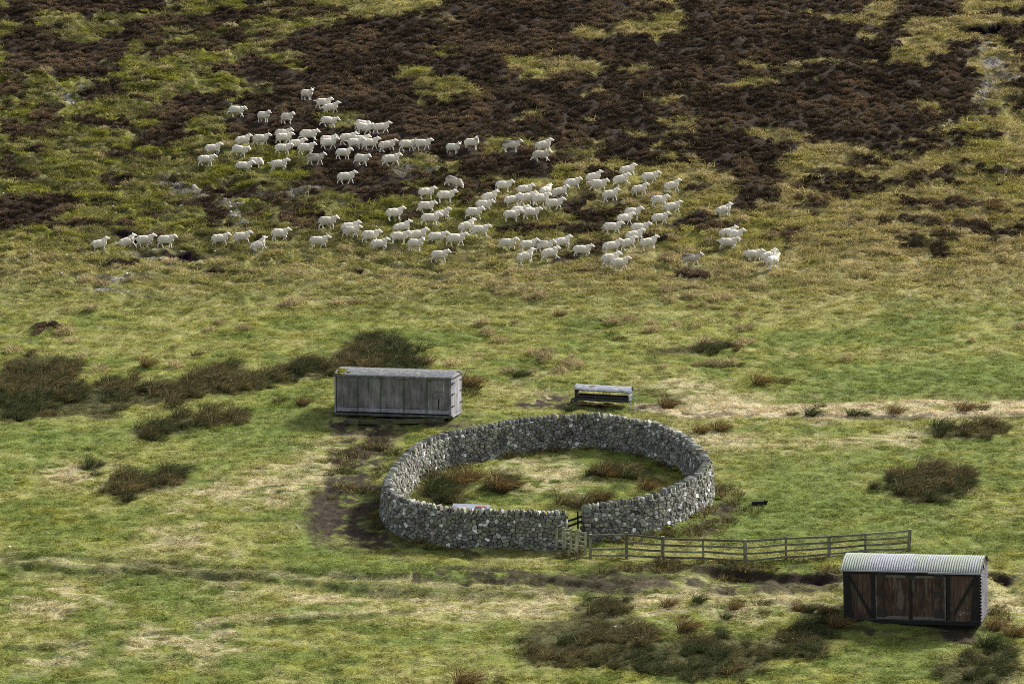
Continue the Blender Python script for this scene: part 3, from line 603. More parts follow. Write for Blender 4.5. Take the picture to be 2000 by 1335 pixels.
def ground_cover():
    # grass
    x, y = field(62000); k = ~in_foot(x, y); x, y = x[k], y[k]; M = masks(x, y)
    pr = (1-M['heather'])*(1-.88*M['mud'])*(1-.85*M['face'])*(1-.6*M['scree']); k = rng.random(len(x)) < pr; x, y = x[k], y[k]
    M = {a: b[k] for a, b in M.items()}; c = gcol(x, y, M)*1.12*rng.uniform(.75, 1.3, (len(x), 1))
    zz = H0(x, y)+relief(x, y, M)
    hs = .82+.40*M['hill']; sc = scls(len(x), .7, 1.25); sc *= hs[:, None]; sc[:, 2] *= .42+.5*M['hill']
    scatter('grass', [grass_proto(i, 0, 52, .36, (.16, .40), .95) for i in range(6)], x, y, rots(len(x), .1), sc, c, 'short rough grass covering the whole hillside between heather and mud', 'grass', zz)
    # pale tussocks of dry grass on the hill
    x, y = field(5200, 138, 200); k = ~in_foot(x, y); x, y = x[k], y[k]; M = masks(x, y)
    cl = fbm(x*.35, y*.3, 71, 3); pr = (1-M['heather'])*(1-M['green'])*ss(.50, .62, cl)*(.35+.65*ss(-.09, .06, M['t']+.0012*(165-y)*0))*(1-M['rush']); k = rng.random(len(x)) < pr*.55; x, y = x[k], y[k]
    c = np.tile([[.27, .235, .135]], (len(x), 1))*rng.uniform(.7, 1.2, (len(x), 1))
    scatter('dry_grass', [grass_proto(i, .16, 150, .3, (.2, .4), .35) for i in range(4)], x, y, rots(len(x), .12), scls(len(x), .6, 1.25), c, 'pale dry tussocks of bent grass dotted over the lower and right hillside', 'dry grass')
    # heather
    x, y = field(62000, 118, 228); M = masks(x, y); k = (rng.random(len(x)) < ss(.25, .7, M['heather'])*(1-.8*M['face'])) & ~in_foot(x, y); x, y = x[k], y[k]; M = {a: b[k] for a, b in M.items()}
    zz = H0(x, y)+relief(x, y, M)-.05
    tn = fbm(x*.5, y*.4, 81, 3)[:, None]; c = mix(C3(.058, .040, .027), C3(.150, .104, .066), ss(.40, .70, tn))*rng.uniform(.8, 1.2, (len(x), 1))
    scatter('heather', [heather_proto(i) for i in range(6)], x, y, rots(len(x), .15), scls(len(x), .38, .92, (.6, 1.1)), c, 'dark brown winter heather growing in broad patches up the hill', 'heather', zz)
    # rush beds
    xs, ys = field(30000, 93, 150); M = masks(xs, ys); k = (rng.random(len(xs)) < ss(.35, .8, M['rush'])*ss(.37, .52, fbm(xs*.9, ys*.7, 84, 3))) & ~in_foot(xs, ys); x, y = xs[k], ys[k]; x = x+rng.normal(0, .22, len(x)); y = y+rng.normal(0, .35, len(x))
    tn = fbm(x*.6, y*.45, 83, 3)[:, None]; c = mix(C3(.046, .052, .028), C3(.088, .074, .046), ss(.38, .56, tn))*rng.uniform(.75, 1.25, (len(x), 1))
    scatter('rushes', [rush_proto(i, n=105, rad=.26, wind=(.35, .7, .5, .9, .2)[i], ln=(.5, 1.15), brown=(.35, .6, .45, .3, .75)[i]) for i in range(5)], x, y, rots(len(x), .16, False), scls(len(x), .32, .82)*(np.where(y < 113, .72, 1.0)[:, None]), c, 'beds of dark green and brown wind bent rushes in the valley', 'rushes')
    # brown scrubby grass at wall and fence foot
    m = polys(SCRUB, xs, ys, wob=.4, soft=.5, nz=.6); k = (rng.random(len(xs)) < np.maximum(m*.5*ss(.4, .55, fbm(xs*.9, ys*.7, 97, 3)), .45*by_wall(xs, ys))) & ~in_foot(xs, ys); x, y = xs[k], ys[k]
    c = mix(C3(.10, .080, .048), C3(.055, .055, .028), rng.random((len(x), 1)))*rng.uniform(.7, 1.3, (len(x), 1))
    scatter('rough_grass', [rush_proto(i, n=70, rad=.3, ln=(.2, .45), wind=.2, brown=.6) for i in range(4)], x, y, rots(len(x), .15), scls(len(x), .6, 1.1), c, 'rough brown grass along the fence foot and beside the stone fold', 'rough grass')
    # pebbles
    x, y = field(20000, 95, 215); M = masks(x, y); t = M['t']
    pr = .95*M['scree'] + .16*(1-ss(-.09, -.02, t))*ss(150, 158, y)*(1-ss(166, 172, y)) + .006; k = (rng.random(len(x)) < pr) & (M['heather'] < .5) & ~in_foot(x, y); x, y = x[k], y[k]
    c = np.tile([[.42, .41, .43]], (len(x), 1))*rng.uniform(.55, 1.35, (len(x), 1))
    scatter('pebbles', [pebble_proto(i) for i in range(4)], x, y, rots(len(x), .3), scls(len(x), .4, 1.4)*(.55+.45*M['hill'][k])[:, None], c, 'small pale stones lying in the grass and on bare scree', 'stones')

# ------------------------------------------------------------------ sheepfold
def voronoi_cells(u0, u1, z0, z1, du, dz):
    """jittered cells over (u, z) as convex polygons, clipped against their neighbours"""
    nu, nz = max(2, int((u1-u0)/du)), max(1, int((z1-z0)/dz)); P = {}
    for j in range(-1, nz+1):
        for i in range(-1, nu+1):
            P[i, j] = (u0+(i+.5+.5*(j % 2)+rv(-.47, .47))*(u1-u0)/nu, z0+(j+.5+rv(-.44, .44))*(z1-z0)/nz)
    for key in list(P):
        if random.random() < .17: del P[key]
    asp = du/dz*.85; res = []
    for j in range(nz):
        for i in range(nu):
            if (i, j) not in P: continue
            a, b = P[i, j]; poly = [(max(u0, a-du*1.5), max(z0, b-dz*1.5)), (min(u1, a+du*1.5), max(z0, b-dz*1.5)), (min(u1, a+du*1.5), min(z1, b+dz*1.5)), (max(u0, a-du*1.5), min(z1, b+dz*1.5))]
            if poly[1][0]-poly[0][0] < .02: continue
            for dj in (-2, -1, 0, 1, 2):
                for di in (-2, -1, 0, 1, 2):
                    if (di or dj) and (i+di, j+dj) in P:
                        c, d = P[i+di, j+dj]; nx, ny = (c-a)/asp**2, d-b; k = nx*(a+c)/2+ny*(b+d)/2; out = []
                        for q in range(len(poly)):
                            p1, p2 = poly[q-1], poly[q]; s1, s2 = nx*p1[0]+ny*p1[1]-k, nx*p2[0]+ny*p2[1]-k
                            if (s1 <= 0) != (s2 <= 0): t = s1/(s1-s2); out.append((p1[0]+(p2[0]-p1[0])*t, p1[1]+(p2[1]-p1[1])*t))
                            if s2 <= 0: out.append(p2)
                        poly = out
                        if len(poly) < 3: break
                if len(poly) < 3: break
            if len(poly) >= 3: res.append(poly)
    return res
def stone_col(dirt=0.0):
    r = random.random(); g = rv(.55, 1.6)
    c = (.115, .113, .107) if r < .45 else (.150, .140, .122) if r < .62 else (.13, .142, .105) if r < .78 else (.23, .235, .23) if r < .89 else (.085, .08, .077)
    if r > .965: c = (.46, .47, .47)
    return tuple(min(.6, x*g) for x in c)
def sheepfold():
    t = thing('sheepfold', (RC[0], RC[1], float(H0(RC[0], RC[1]))), label='round dry stone sheepfold with a gate gap, standing in the middle of the valley', cat='sheepfold')
    o0 = Vector(t.location)
    V, F, C = [], [], []
    def blob(P, col):                       # closed convex-ish stone from stacked rings
        b = len(V); n = len(P[0])
        for ringp in P: V.extend(ringp)
        C.extend([col]*(n*len(P)))
        for k in range(len(P)-1):
            for i in range(n): F.append((b+k*n+i, b+k*n+(i+1) % n, b+(k+1)*n+(i+1) % n, b+(k+1)*n+i))
        F.append(tuple(b+i for i in range(n-1, -1, -1))); F.append(tuple(b+(len(P)-1)*n+i for i in range(n)))
    L = RU[-1]
    for side in (1, -1):
        for poly in voronoi_cells(0, L, -.12, WH, .178, .118):
            cu = sum(p[0] for p in poly)/len(poly); cz = sum(p[1] for p in poly)/len(poly); q = []
            for i in range(len(poly)):      # round the corners a little
                a, b2 = poly[i], poly[(i+1) % len(poly)]; k1, k2 = rv(.06, .2), rv(.06, .2)
                q += [(a[0]*(1-k1)+b2[0]*k1, a[1]*(1-k1)+b2[1]*k1), (a[0]*k2+b2[0]*(1-k2), a[1]*k2+b2[1]*(1-k2))]
            pr = rv(.02, .085); rings = []
            for sc, out in ((.91, -.10), (.90, pr*.55), (.81, pr*.92), (.50, pr)):
                rings.append([tuple(wall_pt(cu+(a-cu)*sc+rv(-.008, .008), cz+(b2-cz)*sc+rv(-.008, .008), side, out+rv(-.008, .008))-o0) for a, b2 in q])
            if side < 0: rings = [r[::-1] for r in rings]
            blob(rings, stone_col())
    # dark hearting between the faces
    n = len(RU); st = range(0, n, 3); cs = []
    for i in st:
        s = RU[i]; cs.append([tuple(wall_pt(s, z, sd_, -.06)-o0) for sd_, z in ((1, -.2), (1, WH-.01), (-1, WH-.01), (-1, -.2))])
    b = len(V)
    for q in cs: V.extend(q); C.extend([(.018, .016, .014)]*4)
    m = len(cs)
    for k in range(m-1):
        for i in range(4): F.append((b+4*k+i, b+4*k+(i+1) % 4, b+4*k+4+(i+1) % 4, b+4*k+4+i))
    # gate cheeks: squared end stones
    for s0, d in ((0.0, -1), (L, 1)):
        z = -.1
        while z < WH-.02:
            h = min(rv(.14, .26), WH-z); wd = TB+(TT-TB)*z/WH+.06; split = rv(.35, .65)
            for a, b2 in ((-.5, split-.5), (split-.5, .5)):
                i = 0 if d < 0 else n-1; tx, ty = RT[i]*d; nx, ny = RN[i]; P = []
                pr = rv(.05, .13)
                for out, sc in ((-.25, .95), (pr*.6, .93), (pr, .7)):
                    ca, cb, cz = (a+b2)/2*wd, (b2-a)*wd/2*sc, z+h/2
                    P.append([(RQ[i, 0]+tx*out+nx*(ca+u*cb)-o0.x, RQ[i, 1]+ty*out+ny*(ca+u*cb)-o0.y, RZ[i]+cz+v*h/2*sc-o0.z) for u, v in ((-.9, -.6), (-.6, -.95), (.6, -.95), (.95, -.5), (.95, .6), (.6, .95), (-.6, .95), (-.95, .6))])
                blob(P, stone_col())
            z += h
    def fin(name, smooth=False):
        me = bpy.data.meshes.new(name); me.from_pydata(V, [], F); set_attr(me, 'col', 'FLOAT_COLOR', np.array([(*c, 1) for c in C])); me.materials.append(MST); me.update()
        o = bpy.data.objects.new(name, me); S.collection.objects.link(o); o.parent = t
        bm = bmesh.new(); bm.from_mesh(me); bmesh.ops.recalc_face_normals(bm, faces=bm.faces); bm.to_mesh(me); bm.free(); return o
    fin('wall')
    V, F, C = [], [], []
    s = 0.05
    while s < L-.05:                        # cope: stones set on edge, leaning a little
        wd = rv(.09, .22); hh = rv(.19, .26); dp = rv(.36, .48); lean = rv(-.35, .35); i = min(n-1, int(s/L*n)); tx, ty = RT[i]; nx, ny = RN[i]; z0 = RZ[i]+WH-.03; yaw = rv(-.25, .25); off = rv(-.04, .04)
        P = []; sg = [rv(.8, 1.05) for _ in range(8)]
        for zf, sc in ((0, .9), (.35, 1.0), (.75, .9), (1.0, .5)):
            rg = []
            for k, (u, v) in enumerate(((-.9, -.6), (-.6, -.95), (.6, -.95), (.95, -.5), (.95, .6), (.6, .95), (-.6, .95), (-.95, .6))):
                a = u*wd/2*sc*sg[k]+lean*hh*zf*.6+rv(-.012, .012)+yaw*v*dp/2; c = v*dp/2*(sc*.4+.6)*sg[(k+3) % 8]+off
                rg.append((RQ[i, 0]+tx*a+nx*c-o0.x, RQ[i, 1]+ty*a+ny*c-o0.y, z0+hh*zf*sg[(k+5) % 8]-o0.z))
            P.append(rg)
        c = stone_col(); blob(P, tuple(min(.3, x*1.1) for x in c)); s += wd*rv(.85, 1.0)
    fin('coping')
    # moss cushions along the foot of the wall
    V, F, C = [], [], []
    mo = MB()
    for k in range(150):
        s_ = rv(0, L); side = random.choice((1, -1)); p = wall_pt(s_, .03, side, rv(.05, .14))-o0; g = rv(.08, .17)
        if fbm(np.array([s_*.35]), np.array([side*5.]), 3, 2)[0] < .48: continue
        mo.ball((p.x, p.y, p.z+rv(-.03, .04)), (g*1.3, g, g*.55), nu=8, nv=5)
    mo.v = [(a+rv(-.02, .02), b2+rv(-.02, .02), c+rv(-.015, .015)) for a, b2, c in mo.v]
    tag(mo.build('moss', m_plain('moss', (.085, .095, .012), .95, .05, .5, 9), t, True), kind='stuff')
sheepfold()

# ------------------------------------------------------------------ goods van body (near right)
def corr(mb, L, arcpts, pitch, amp, col=1.0, thick=.012):
    """corrugated sheet: waves along local X, section given by arcpts (y, z)"""
    nx = int(L/pitch*6); A = [Vector((0, a, b)) for a, b in arcpts]; N = []
    for i in range(len(A)):
        d = A[min(i+1, len(A)-1)]-A[max(i-1, 0)]; N.append(Vector((0, -d.z, d.y)).normalized())
    for sgn in (0, 1):
        vs = [(-L/2+L*k/nx, *(A[i]+N[i]*(amp*math.sin(2*math.pi*L*k/nx/pitch)-sgn*thick)).yz) for i in range(len(A)) for k in range(nx+1)]
        fs = [(i*(nx+1)+k, i*(nx+1)+k+1, (i+1)*(nx+1)+k+1, (i+1)*(nx+1)+k) for i in range(len(A)-1) for k in range(nx)]
        if sgn: fs = [f[::-1] for f in fs]
        mb.add(vs, fs, col)
def m_vanroof():
    m, n, b = newmat('corrugated roof', 0.8, 0.08); oc = objc(n)
    f = noise(n, oc, 3.0, 5, 0.65, (1, 6, 6)); patch = noise(n, oc, 0.9, 2, 0.5, (1.3, .25, .25)); streak = noise(n, oc, 7, 4, .6, (3, .35, .5))
    c = ramp(n, f, [(0.3, (.13, .14, .165)), (0.65, (.25, .265, .29))])
    c = mixc(n, ramp(n, patch, [(0.46, 0.0), (0.54, .5)]), c, (.17, .205, .13))
    c = mixc(n, ramp(n, streak, [(0.56, 0.0), (0.68, .6)]), c, (.08, .09, .13))
    n.links.new(c, b.inputs['Base Color']); return m
MRUST = m_plain('black iron', (.016, .015, .017), .6, .3, .4, 9, c2=(.05, .025, .014), t=.6)
MVB = m_wood('black frame timber', (.006, .006, .007), (.014, .012, .013), (.03, .027, .025), rough=.8)
MVP = m_wood('red brown van boards', (.026, .016, .013), (.10, .064, .05), (.18, .15, .125), (12, 12, 1.0), 2.0, ((.075, .075, .062), 1.5, .60, (2.2, 1, .8)))
MVD = m_wood('flaking door boards', (.014, .010, .009), (.078, .045, .034), (.20, .155, .125), (7, 7, 1.0), 2.6, ((.085, .080, .066), 1.3, .57, (2.5, 1, .7)))
MVE = m_plain('grey corrugated sheet', (.06, .06, .072), .8, .08, .3, 4, c2=(.03, .028, .034), t=.48)
MVG = m_plain('weathered rail', (.10, .09, .08), .8, .2, .5, 5)
def goods_van():
    z = float(HF(vc.x, vc.y)[0])
    zl = min(float(HF(vx-2, vy)[0]), float(HF(vx+2, vy)[0]), float(HF(vx, vy)[0]))
    t = thing('goods_van_body', (vc.x, vc.y, zl-.02), (0, R(-1.6), VAN_YAW), label='dark wooden railway van body with corrugated arched roof at the lower right', cat='goods van')
    L, D = 5.02, 2.3; f = -D/2; X = lambda zx: (zx-250)/1300*L-L/2   # zoom-pixel position along the front
    Zb, Zt = .27, 2.12
    m = MB(); m.span(-L/2, L/2, f+.05, D/2, .30, Zt); m.build('body_core', MVB, t)
    m = MB(); m.span(-L/2-.03, L/2+.02, f-.05, f+.04, .13, .27); m.span(-L/2-.03, L/2+.02, D/2-.04, D/2+.05, .13, .27)
    m.span(-L/2-.03, -L/2+.08, f+.04, D/2-.04, .13, .27); m.span(L/2-.08, L/2+.02, f+.04, D/2-.04, .13, .27); m.build('sole_bar', MVB, t)
    m = MB(); m.tube([(-L/2-.02, f-.06, .285), (L/2-.35, f-.06, .285), (L/2-.1, f-.055, .30), (L/2+.02, f-.03, .33)], .014, 6); m.build('edge_strip', MVE, t)
    for x0, x1 in ((300, 520), (1262, 1490)):
        m = MB(); n = 5
        for k in range(n): a = X(x0)+(X(x1)-X(x0))*k/n; m.span(a+.004, a+(X(x1)-X(x0))/n-.004, f-.015+rv(-.003, .003), f+.05, Zb+.02, Zt-.12, rv(.8, 1.15))
        o = m.build('side_panel', MVP, t); 
        if x0 > 1000: o['label'] = 'right hand boarded panel with a small white chalk scribble near its foot'
        else: o['label'] = 'left hand boarded panel'
    def post(a0, a1, b0, b1, y0=f-.06):     # tapered post given by its top and bottom edges
        m = MB(); vs = [(X(x), y, zz) for y in (y0, f+.03) for x, zz in ((b0, Zb), (b1, Zb), (a1, Zt-.02), (a0, Zt-.02))]
        m.add(vs, [(0, 1, 2, 3), (7, 6, 5, 4), (0, 4, 5, 1), (1, 5, 6, 2), (2, 6, 7, 3), (3, 7, 4, 0)]); m.build('post', MVB, t)
    post(250, 298, 250, 340); post(515, 553, 520, 556); post(1234, 1264, 1236, 1266); post(1492, 1550, 1462, 1550)
    m = MB(); m.bar((X(302), f-.035, Zt-.2), (X(520), f-.035, Zb+.1), .05, .085, (0, 0, 1)); m.build('brace', MVB, t)
    m = MB(); m.bar((X(1488), f-.035, Zt-.3), (X(1300), f-.035, Zb+.25), .05, .085, (0, 0, 1)); m.build('brace', MVB, t)
    m = MB(); m.span(-L/2-.02, L/2+.02, f-.07, f+.02, Zt-.14, Zt+.02); m.build('cant_rail', MVB, t)
    for x0, x1, hx in ((560, 884, 612), (902, 1222, 1165)):
        m = MB(); n = 8; d = (X(x1)-X(x0))/n
        for k in range(n): m.span(X(x0)+d*k+.0015, X(x0)+d*(k+1)-.0015, f-.03+rv(-.002, .002), f+.05, Zb+.03, Zt-.15, rv(.8, 1.15))
        dr = m.build('door', MVD, t)
        
        for za, zb in ((Zt-.26, Zt-.17), (Zb+.04, Zb+.16)): m = MB(); m.span(X(x0)+.05, X(x1)-.04, f-.05, f-.036, za, zb); m.build('rail', MVG, dr)
        for zz, hh in ((1.28, .17), (.52, .26), (1.96, .16)):
            m = MB(); m.span(X(hx)-.17, X(hx)+.17, f-.075, f-.045, zz-hh/2, zz+hh/2); m.build('hinge', MRUST, dr)
        m = MB(); s_ = 25 if hx < 900 else 20; m.tube([(X(hx+s_), f-.07, Zb+.1), (X(hx+s_), f-.07, Zt-.2)], .016, 6); m.build('lock_rod', MRUST, dr)
    m = MB(); m.span(X(884), X(902), f-.06, f+.02, Zb+.02, Zt-.15); m.build('centre_stile', MVB, t)
    m = MB(); vs = [(X(a), y, zz) for y in (f-.075, f-.06) for a, zz in ((838, Zt-.15), (872, Zt-.33), (905, Zt-.33), (950, Zt-.15))]
    m.add(vs, [(0, 1, 2, 3), (7, 6, 5, 4), (0, 4, 5, 1), (1, 5, 6, 2), (2, 6, 7, 3), (3, 7, 4, 0)]); m.build('gusset', MRUST, t)
    for zx in (566, 1222): m = MB(); m.span(X(zx)-.03, X(zx)+.025, f-.05, f-.03, Zb+.05, Zt-.18); m.build('door_frame', MVG, t)
    # white chalk scribble near the foot of the right panel
    m = MB(); cx, cz, yy = X(1362), .58, f-.024; k = .0039
    ringp = [(cx+.062*math.cos(a), yy, cz+.07*math.sin(a)) for a in np.linspace(.5, 6.0, 12)]; m.tube(ringp, .010, 5)
    for seg in ([(-.01, .02), (.02, -.04)], [(.10, -.06), (.13, .05), (.19, .01)], [(.12, .06), (.17, .05)], [(.22, .0), (.25, -.03), (.28, .02), (.31, -.02), (.33, .05)]):
        m.tube([(cx+a, yy, cz+b_) for a, b_ in seg], .009, 5)
    m.tube([(cx-.12, yy, .33), (cx-.09, yy, .36), (cx-.06, yy, .32)], .008, 5)
    m.build('chalk_mark', m_plain('chalk', (.27, .27, .28), .9, .1, .2, 20), t)
    # roof
    ris = .40; arc = [(f-.12+(D+.24)*i/22, Zt-.02+ris*math.sin(math.pi*i/22)**.72) for i in range(23)]
    m = MB(); corr(m, L+.16, arc, .092, .014); m.build('roof', m_vanroof(), t, True)
    m = MB(); m.span(-L/2-.085, X(1065), f-.145, f-.12, Zt-.045, Zt+.01); m.span(X(1065), L/2+.02, f-.152, f-.127, Zt-.075, Zt-.01); m.build('gutter_strip', m_plain('pale metal strip', (.24, .25, .30), .8, .1, .2, 5), t)
    # right end: corrugated sheets laid with horizontal waves; gable above
    m = MB(); nz = 150; z0, z1 = .28, Zt-.10
    for sg in (0, 1):
        vs = [(L/2+.035-.012*sg+.03*math.sin(2*math.pi*(z0+(z1-z0)*k/nz)/.122), y, z0+(z1-z0)*k/nz) for k in range(nz+1) for y in (f+.01, D/2)]
        m.add(vs, [(2*k, 2*k+1, 2*k+3, 2*k+2)[::(-1 if sg else 1)] for k in range(nz)])
    m.build('end_sheet', MVE, t)
    m = MB(); n_ = len(arc); vs = [(x, a*.95, b-.03) for x in (L/2-.02, L/2+.012) for a, b in arc] + [(x, a, Zt-.12) for x in (L/2-.02, L/2+.012) for a in (f, D/2)]
    m.add(vs, [tuple(range(n_, 2*n_)) + (2*n_+3, 2*n_+2), tuple(range(n_-1, -1, -1)) + (2*n_, 2*n_+1)]); m.build('gable', MVB, t)
    m = MB(); m.bar((L/2+.03, f+.75, Zt+.30), (L/2+.03, f+1.5, Zt-.14), .02, .16); m.build('loose_plate', MVG, t)
    # timbers under the body
    for k, (a, b_) in enumerate(((-2.2, -.9), (.9, 2.2))):
        m = MB(); m.span(a, b_, -.9, .9, -.25, .128); m.build('bearer', MVB, t)
goods_van()

# ------------------------------------------------------------------ grey container body (upper left) on timbers
MWS = m_wood('grey weathered panel', (.066, .064, .062), (.165, .16, .155), (.33, .325, .32), (3.2, 3.2, .45), 2.3, ((.05, .11, .038), 1.5, .69, (2.5, 1, .9)))
MGS = m_plain('grey seam', (.075, .072, .07))
MWD = m_wood('pale weathered boards', (.09, .09, .10), (.22, .22, .245), (.34, .34, .375), (12, 12, .8), 2.0)
MWG = m_wood('green painted batten', (.03, .06, .022), (.055, .105, .04), (.16, .17, .14), (4, 4, 3), 3)
MWR = m_plain('felted roof', (.085, .09, .098), .9, .2, .5, 14, c2=(.16, .17, .165), t=.52)
MOSSY = m_wood('mossy timber', (.028, .026, .018), (.085, .082, .05), (.12, .125, .06), (1.0, 8, 8), 3, ((.07, .085, .022), 2.5, .54))
def grey_container():
    z = min(float(HF(wx-2.4, wy)[0]), float(HF(wx+2.4, wy)[0]), float(HF(wx, wy)[0]))
    t = thing('wagon_body', (wc.x, wc.y, z+.02), (0, R(.35), WAG_YAW), label='grey weathered wagon body with double end doors, behind the round stone fold', cat='wagon body')
    L, D = 5.5, 2.15; f = -D/2; Zb, Zt = .30, 2.02; X = lambda zx: (zx-215)/1400*L-L/2
    m = MB(); m.span(-L/2+.01, L/2-.01, f+.02, D/2, Zb, Zt-.01); m.build('body_core', MVB, t)
    cuts = [232, 490, 770, 1048, 1330, 1598]
    for a, b in zip(cuts[:-1], cuts[1:]):
        m = MB(); m.span(X(a)+.008, X(b)-.008, f-.015+rv(-.004, .004), f+.03, Zb+.27, Zt-.02, rv(.85, 1.15)); m.build('side_panel', MWS, t)
        m = MB(); vs = [(X(x), y, zz) for x in (a+3, b-3) for y, zz in ((f-.01, Zb+.25), (f-.07+rv(-.01, .01), Zb+.07), (f-.04, Zb+.06), (f+.02, Zb+.24))]
        m.add(vs, [(0, 1, 5, 4), (1, 2, 6, 5), (2, 3, 7, 6), (3, 0, 4, 7), (3, 2, 1, 0), (4, 5, 6, 7)], rv(.9, 1.15)); m.build('skirt_board', MWD, t)
    for a in cuts[1:-1]: m = MB(); m.span(X(a)-.022, X(a)+.022, f-.04, f-.02, Zb+.1, Zt-.03); m.build('batten', MWG, t)
    m = MB(); m.span(X(620)-.012, X(620)+.012, f-.032, f-.02, Zb+.95, Zt-.05); m.build('batten', MWG, t)
    m = MB(); m.span(-L/2-.03, -L/2+.05, f-.04, f+.06, Zb, Zt+.02); m.build('corner_post', MWD, t)
    m = MB(); m.span(L/2-.07, L/2+.025, f-.04, f+.07, Zb, Zt); m.build('corner_post', MWD, t)
    m = MB(); m.span(-L/2-.02, L/2+.02, f-.03, D/2+.02, Zb-.12, Zb-.002); m.build('floor_frame', m_wood('dark sill', (.02, .022, .016), (.10, .11, .085), (.28, .28, .28), (1, 6, 6), 3), t)
    # patched arch outline and slot on the right hand panel
    m = MB(); pts = [(X(1395+85*(1-math.cos(a))), f-.022, 1.28+.13*math.sin(a)) for a in np.linspace(0, math.pi, 9)]; m.tube(pts, .012, 5); m.tube([(X(1395), f-.022, .62), (X(1392), f-.022, 1.28)], .010, 5); m.tube([(X(1565), f-.022, 1.27), (X(1572), f-.022, .75)], .010, 5)
    m.build('patch_seam', MGS, t); m = MB(); m.span(X(1468)-.02, X(1468)+.02, f-.028, f-.016, Zb+.28, Zb+.75); m.build('slot', MVB, t)
    m = MB(); m.span(X(1395), X(1462), f-.028, f-.016, Zb+.35, Zb+.75, 1.3); m.build('patch_board', MWS, t)
    m = MB(); m.span(X(1345), X(1378), f-.035, f-.016, Zt-.17, Zt-.05); m.build('label_plate', MWG, t)
    # roof
    arc = [(f-.06+(D+.12)*i/16, Zt+.02+.24*math.sin(math.pi*i/16)**.8) for i in range(17)]
    m = MB(); lx = [-L/2-.06+(L+.10)*k/40 for k in range(41)]
    for sg in (0, 1):
        vs = [(x, a, b+rv(-.007, .007)-.06*sg) for x in lx for a, b in arc]; n = len(arc)
        m.add(vs, [(k*n+i, (k+1)*n+i, (k+1)*n+i+1, k*n+i+1)[::(-1 if sg else 1)] for k in range(40) for i in range(n-1)])
    for x0 in (lx[0], lx[-1]):
        vs = [(x0, a, b-s_) for s_ in (0, .06) for a, b in arc]; n = len(arc); m.add(vs, [(i, i+1, n+i+1, n+i) for i in range(n-1)])
    m.span(-L/2-.06, L/2+.04, f-.075, f-.055, Zt-.05, Zt+.05, .6); rf = m.build('roof', MWR, t)
    m = MB()
    for k in range(46):
        i = rv(.3, 5.5); a = f-.06+(D+.12)*i/16; b = Zt+.02+.24*math.sin(math.pi*i/16)**.8; g = rv(.03, .09)
        m.ball((-L/2+.02+abs(random.gauss(.22-.02*i, .16)), a, b+.005), (g*1.3, g, g*.4), nu=7, nv=4)
    for k in range(60): m.ball((rv(-L/2, L/2), f-.07+rv(0, .05), Zt+rv(-.03, .05)), (rv(.02, .05), .02, .018), nu=6, nv=4)
    tag(m.build('moss', m_plain('yellow green moss', (.12, .115, .016), .95, .05, .5, 10), rf, True), kind='stuff')
    # end gable and doors
    m = MB(); n = len(arc); vs = [(x, a*.97, b-.05) for x in (L/2-.04, L/2+.008) for a, b in arc]+[(x, a, Zt-.06) for x in (L/2-.04, L/2+.008) for a in (f, D/2)]
    m.add(vs, [tuple(range(n, 2*n))+(2*n+3, 2*n+2), tuple(range(n-1, -1, -1))+(2*n, 2*n+1)]); m.build('gable', MWD, t)
    for y0, y1 in ((f+.09, -.02), (.02, D/2-.04)):
        m = MB(); nb = 5; d = (y1-y0)/nb
        for k in range(nb): m.span(L/2, L/2+.035+rv(-.004, .004), y0+d*k+.008, y0+d*(k+1)-.008, Zb+.02, Zt-.06, rv(.8, 1.2))
        dr = m.build('door', MWD, t)
        for zz in (.72, 1.28, 1.78):
            a, b = (y0-.04, y0+.42) if y0 < 0 else (y1-.42, y1+.05)
            m = MB(); m.span(L/2+.041, L/2+.058, a, b, zz-.03, zz+.03); m.ball((L/2+.05, (a if y0 < 0 else b), zz), (.04, .035, .055), nu=8, nv=5); m.build('hinge', MRUST, dr)
    m = MB(); m.span(L/2, L/2+.05, -.016, .016, Zb+.03, Zt-.05); m.build('door_strip', MVB, t)
    m = MB(); m.span(L/2, L/2+.05, f+.08, D/2, Zt-.05, Zt-.0); m.build('lintel', MVB, t)
    m = MB(); m.span(L/2, L/2+.10, f, D/2+.06, Zb-.08, Zb+.0); m.build('end_sill', MWD, t)
    # timber bearers under the body
    for x in (-2.0, 0, 2.0): m = MB(); m.span(x-.13, x+.13, -.9, .95, -.25, Zb-.125); m.build('bearer', MVB, t)
    # loose timbers lying in front
    def at(px, py): return G(px, py)
    a, b = at(671, 829), at(868, 827); m = MB(); o = (a+b)/2
    n = 6
    for k in range(n):
        p = a.lerp(b, k/n)-o; q = a.lerp(b, (k+1)/n)-o; m.bar(p+Vector((0, 0, .10)), q+Vector((0, 0, .10)), .22, .20+rv(-.02, .02))
    tb = m.build('timber_beam', MOSSY); tb.location = o; tag(tb, 'long mossy timber beam lying on the ground along the grey wagon body', 'timber beam')
    p = at(689, 832); m = MB(); m.box((0, 0, .22), (.46, .5, .16), Euler((0, .05, .2))); m.box((.02, 0, .07), (.38, .42, .14), Euler((0, 0, .1)))
    tb = m.build('timber_block', MOSSY); tb.location = p; tag(tb, 'stubby mossy timber block across the left end of the long beam', 'timber block')
grey_container()

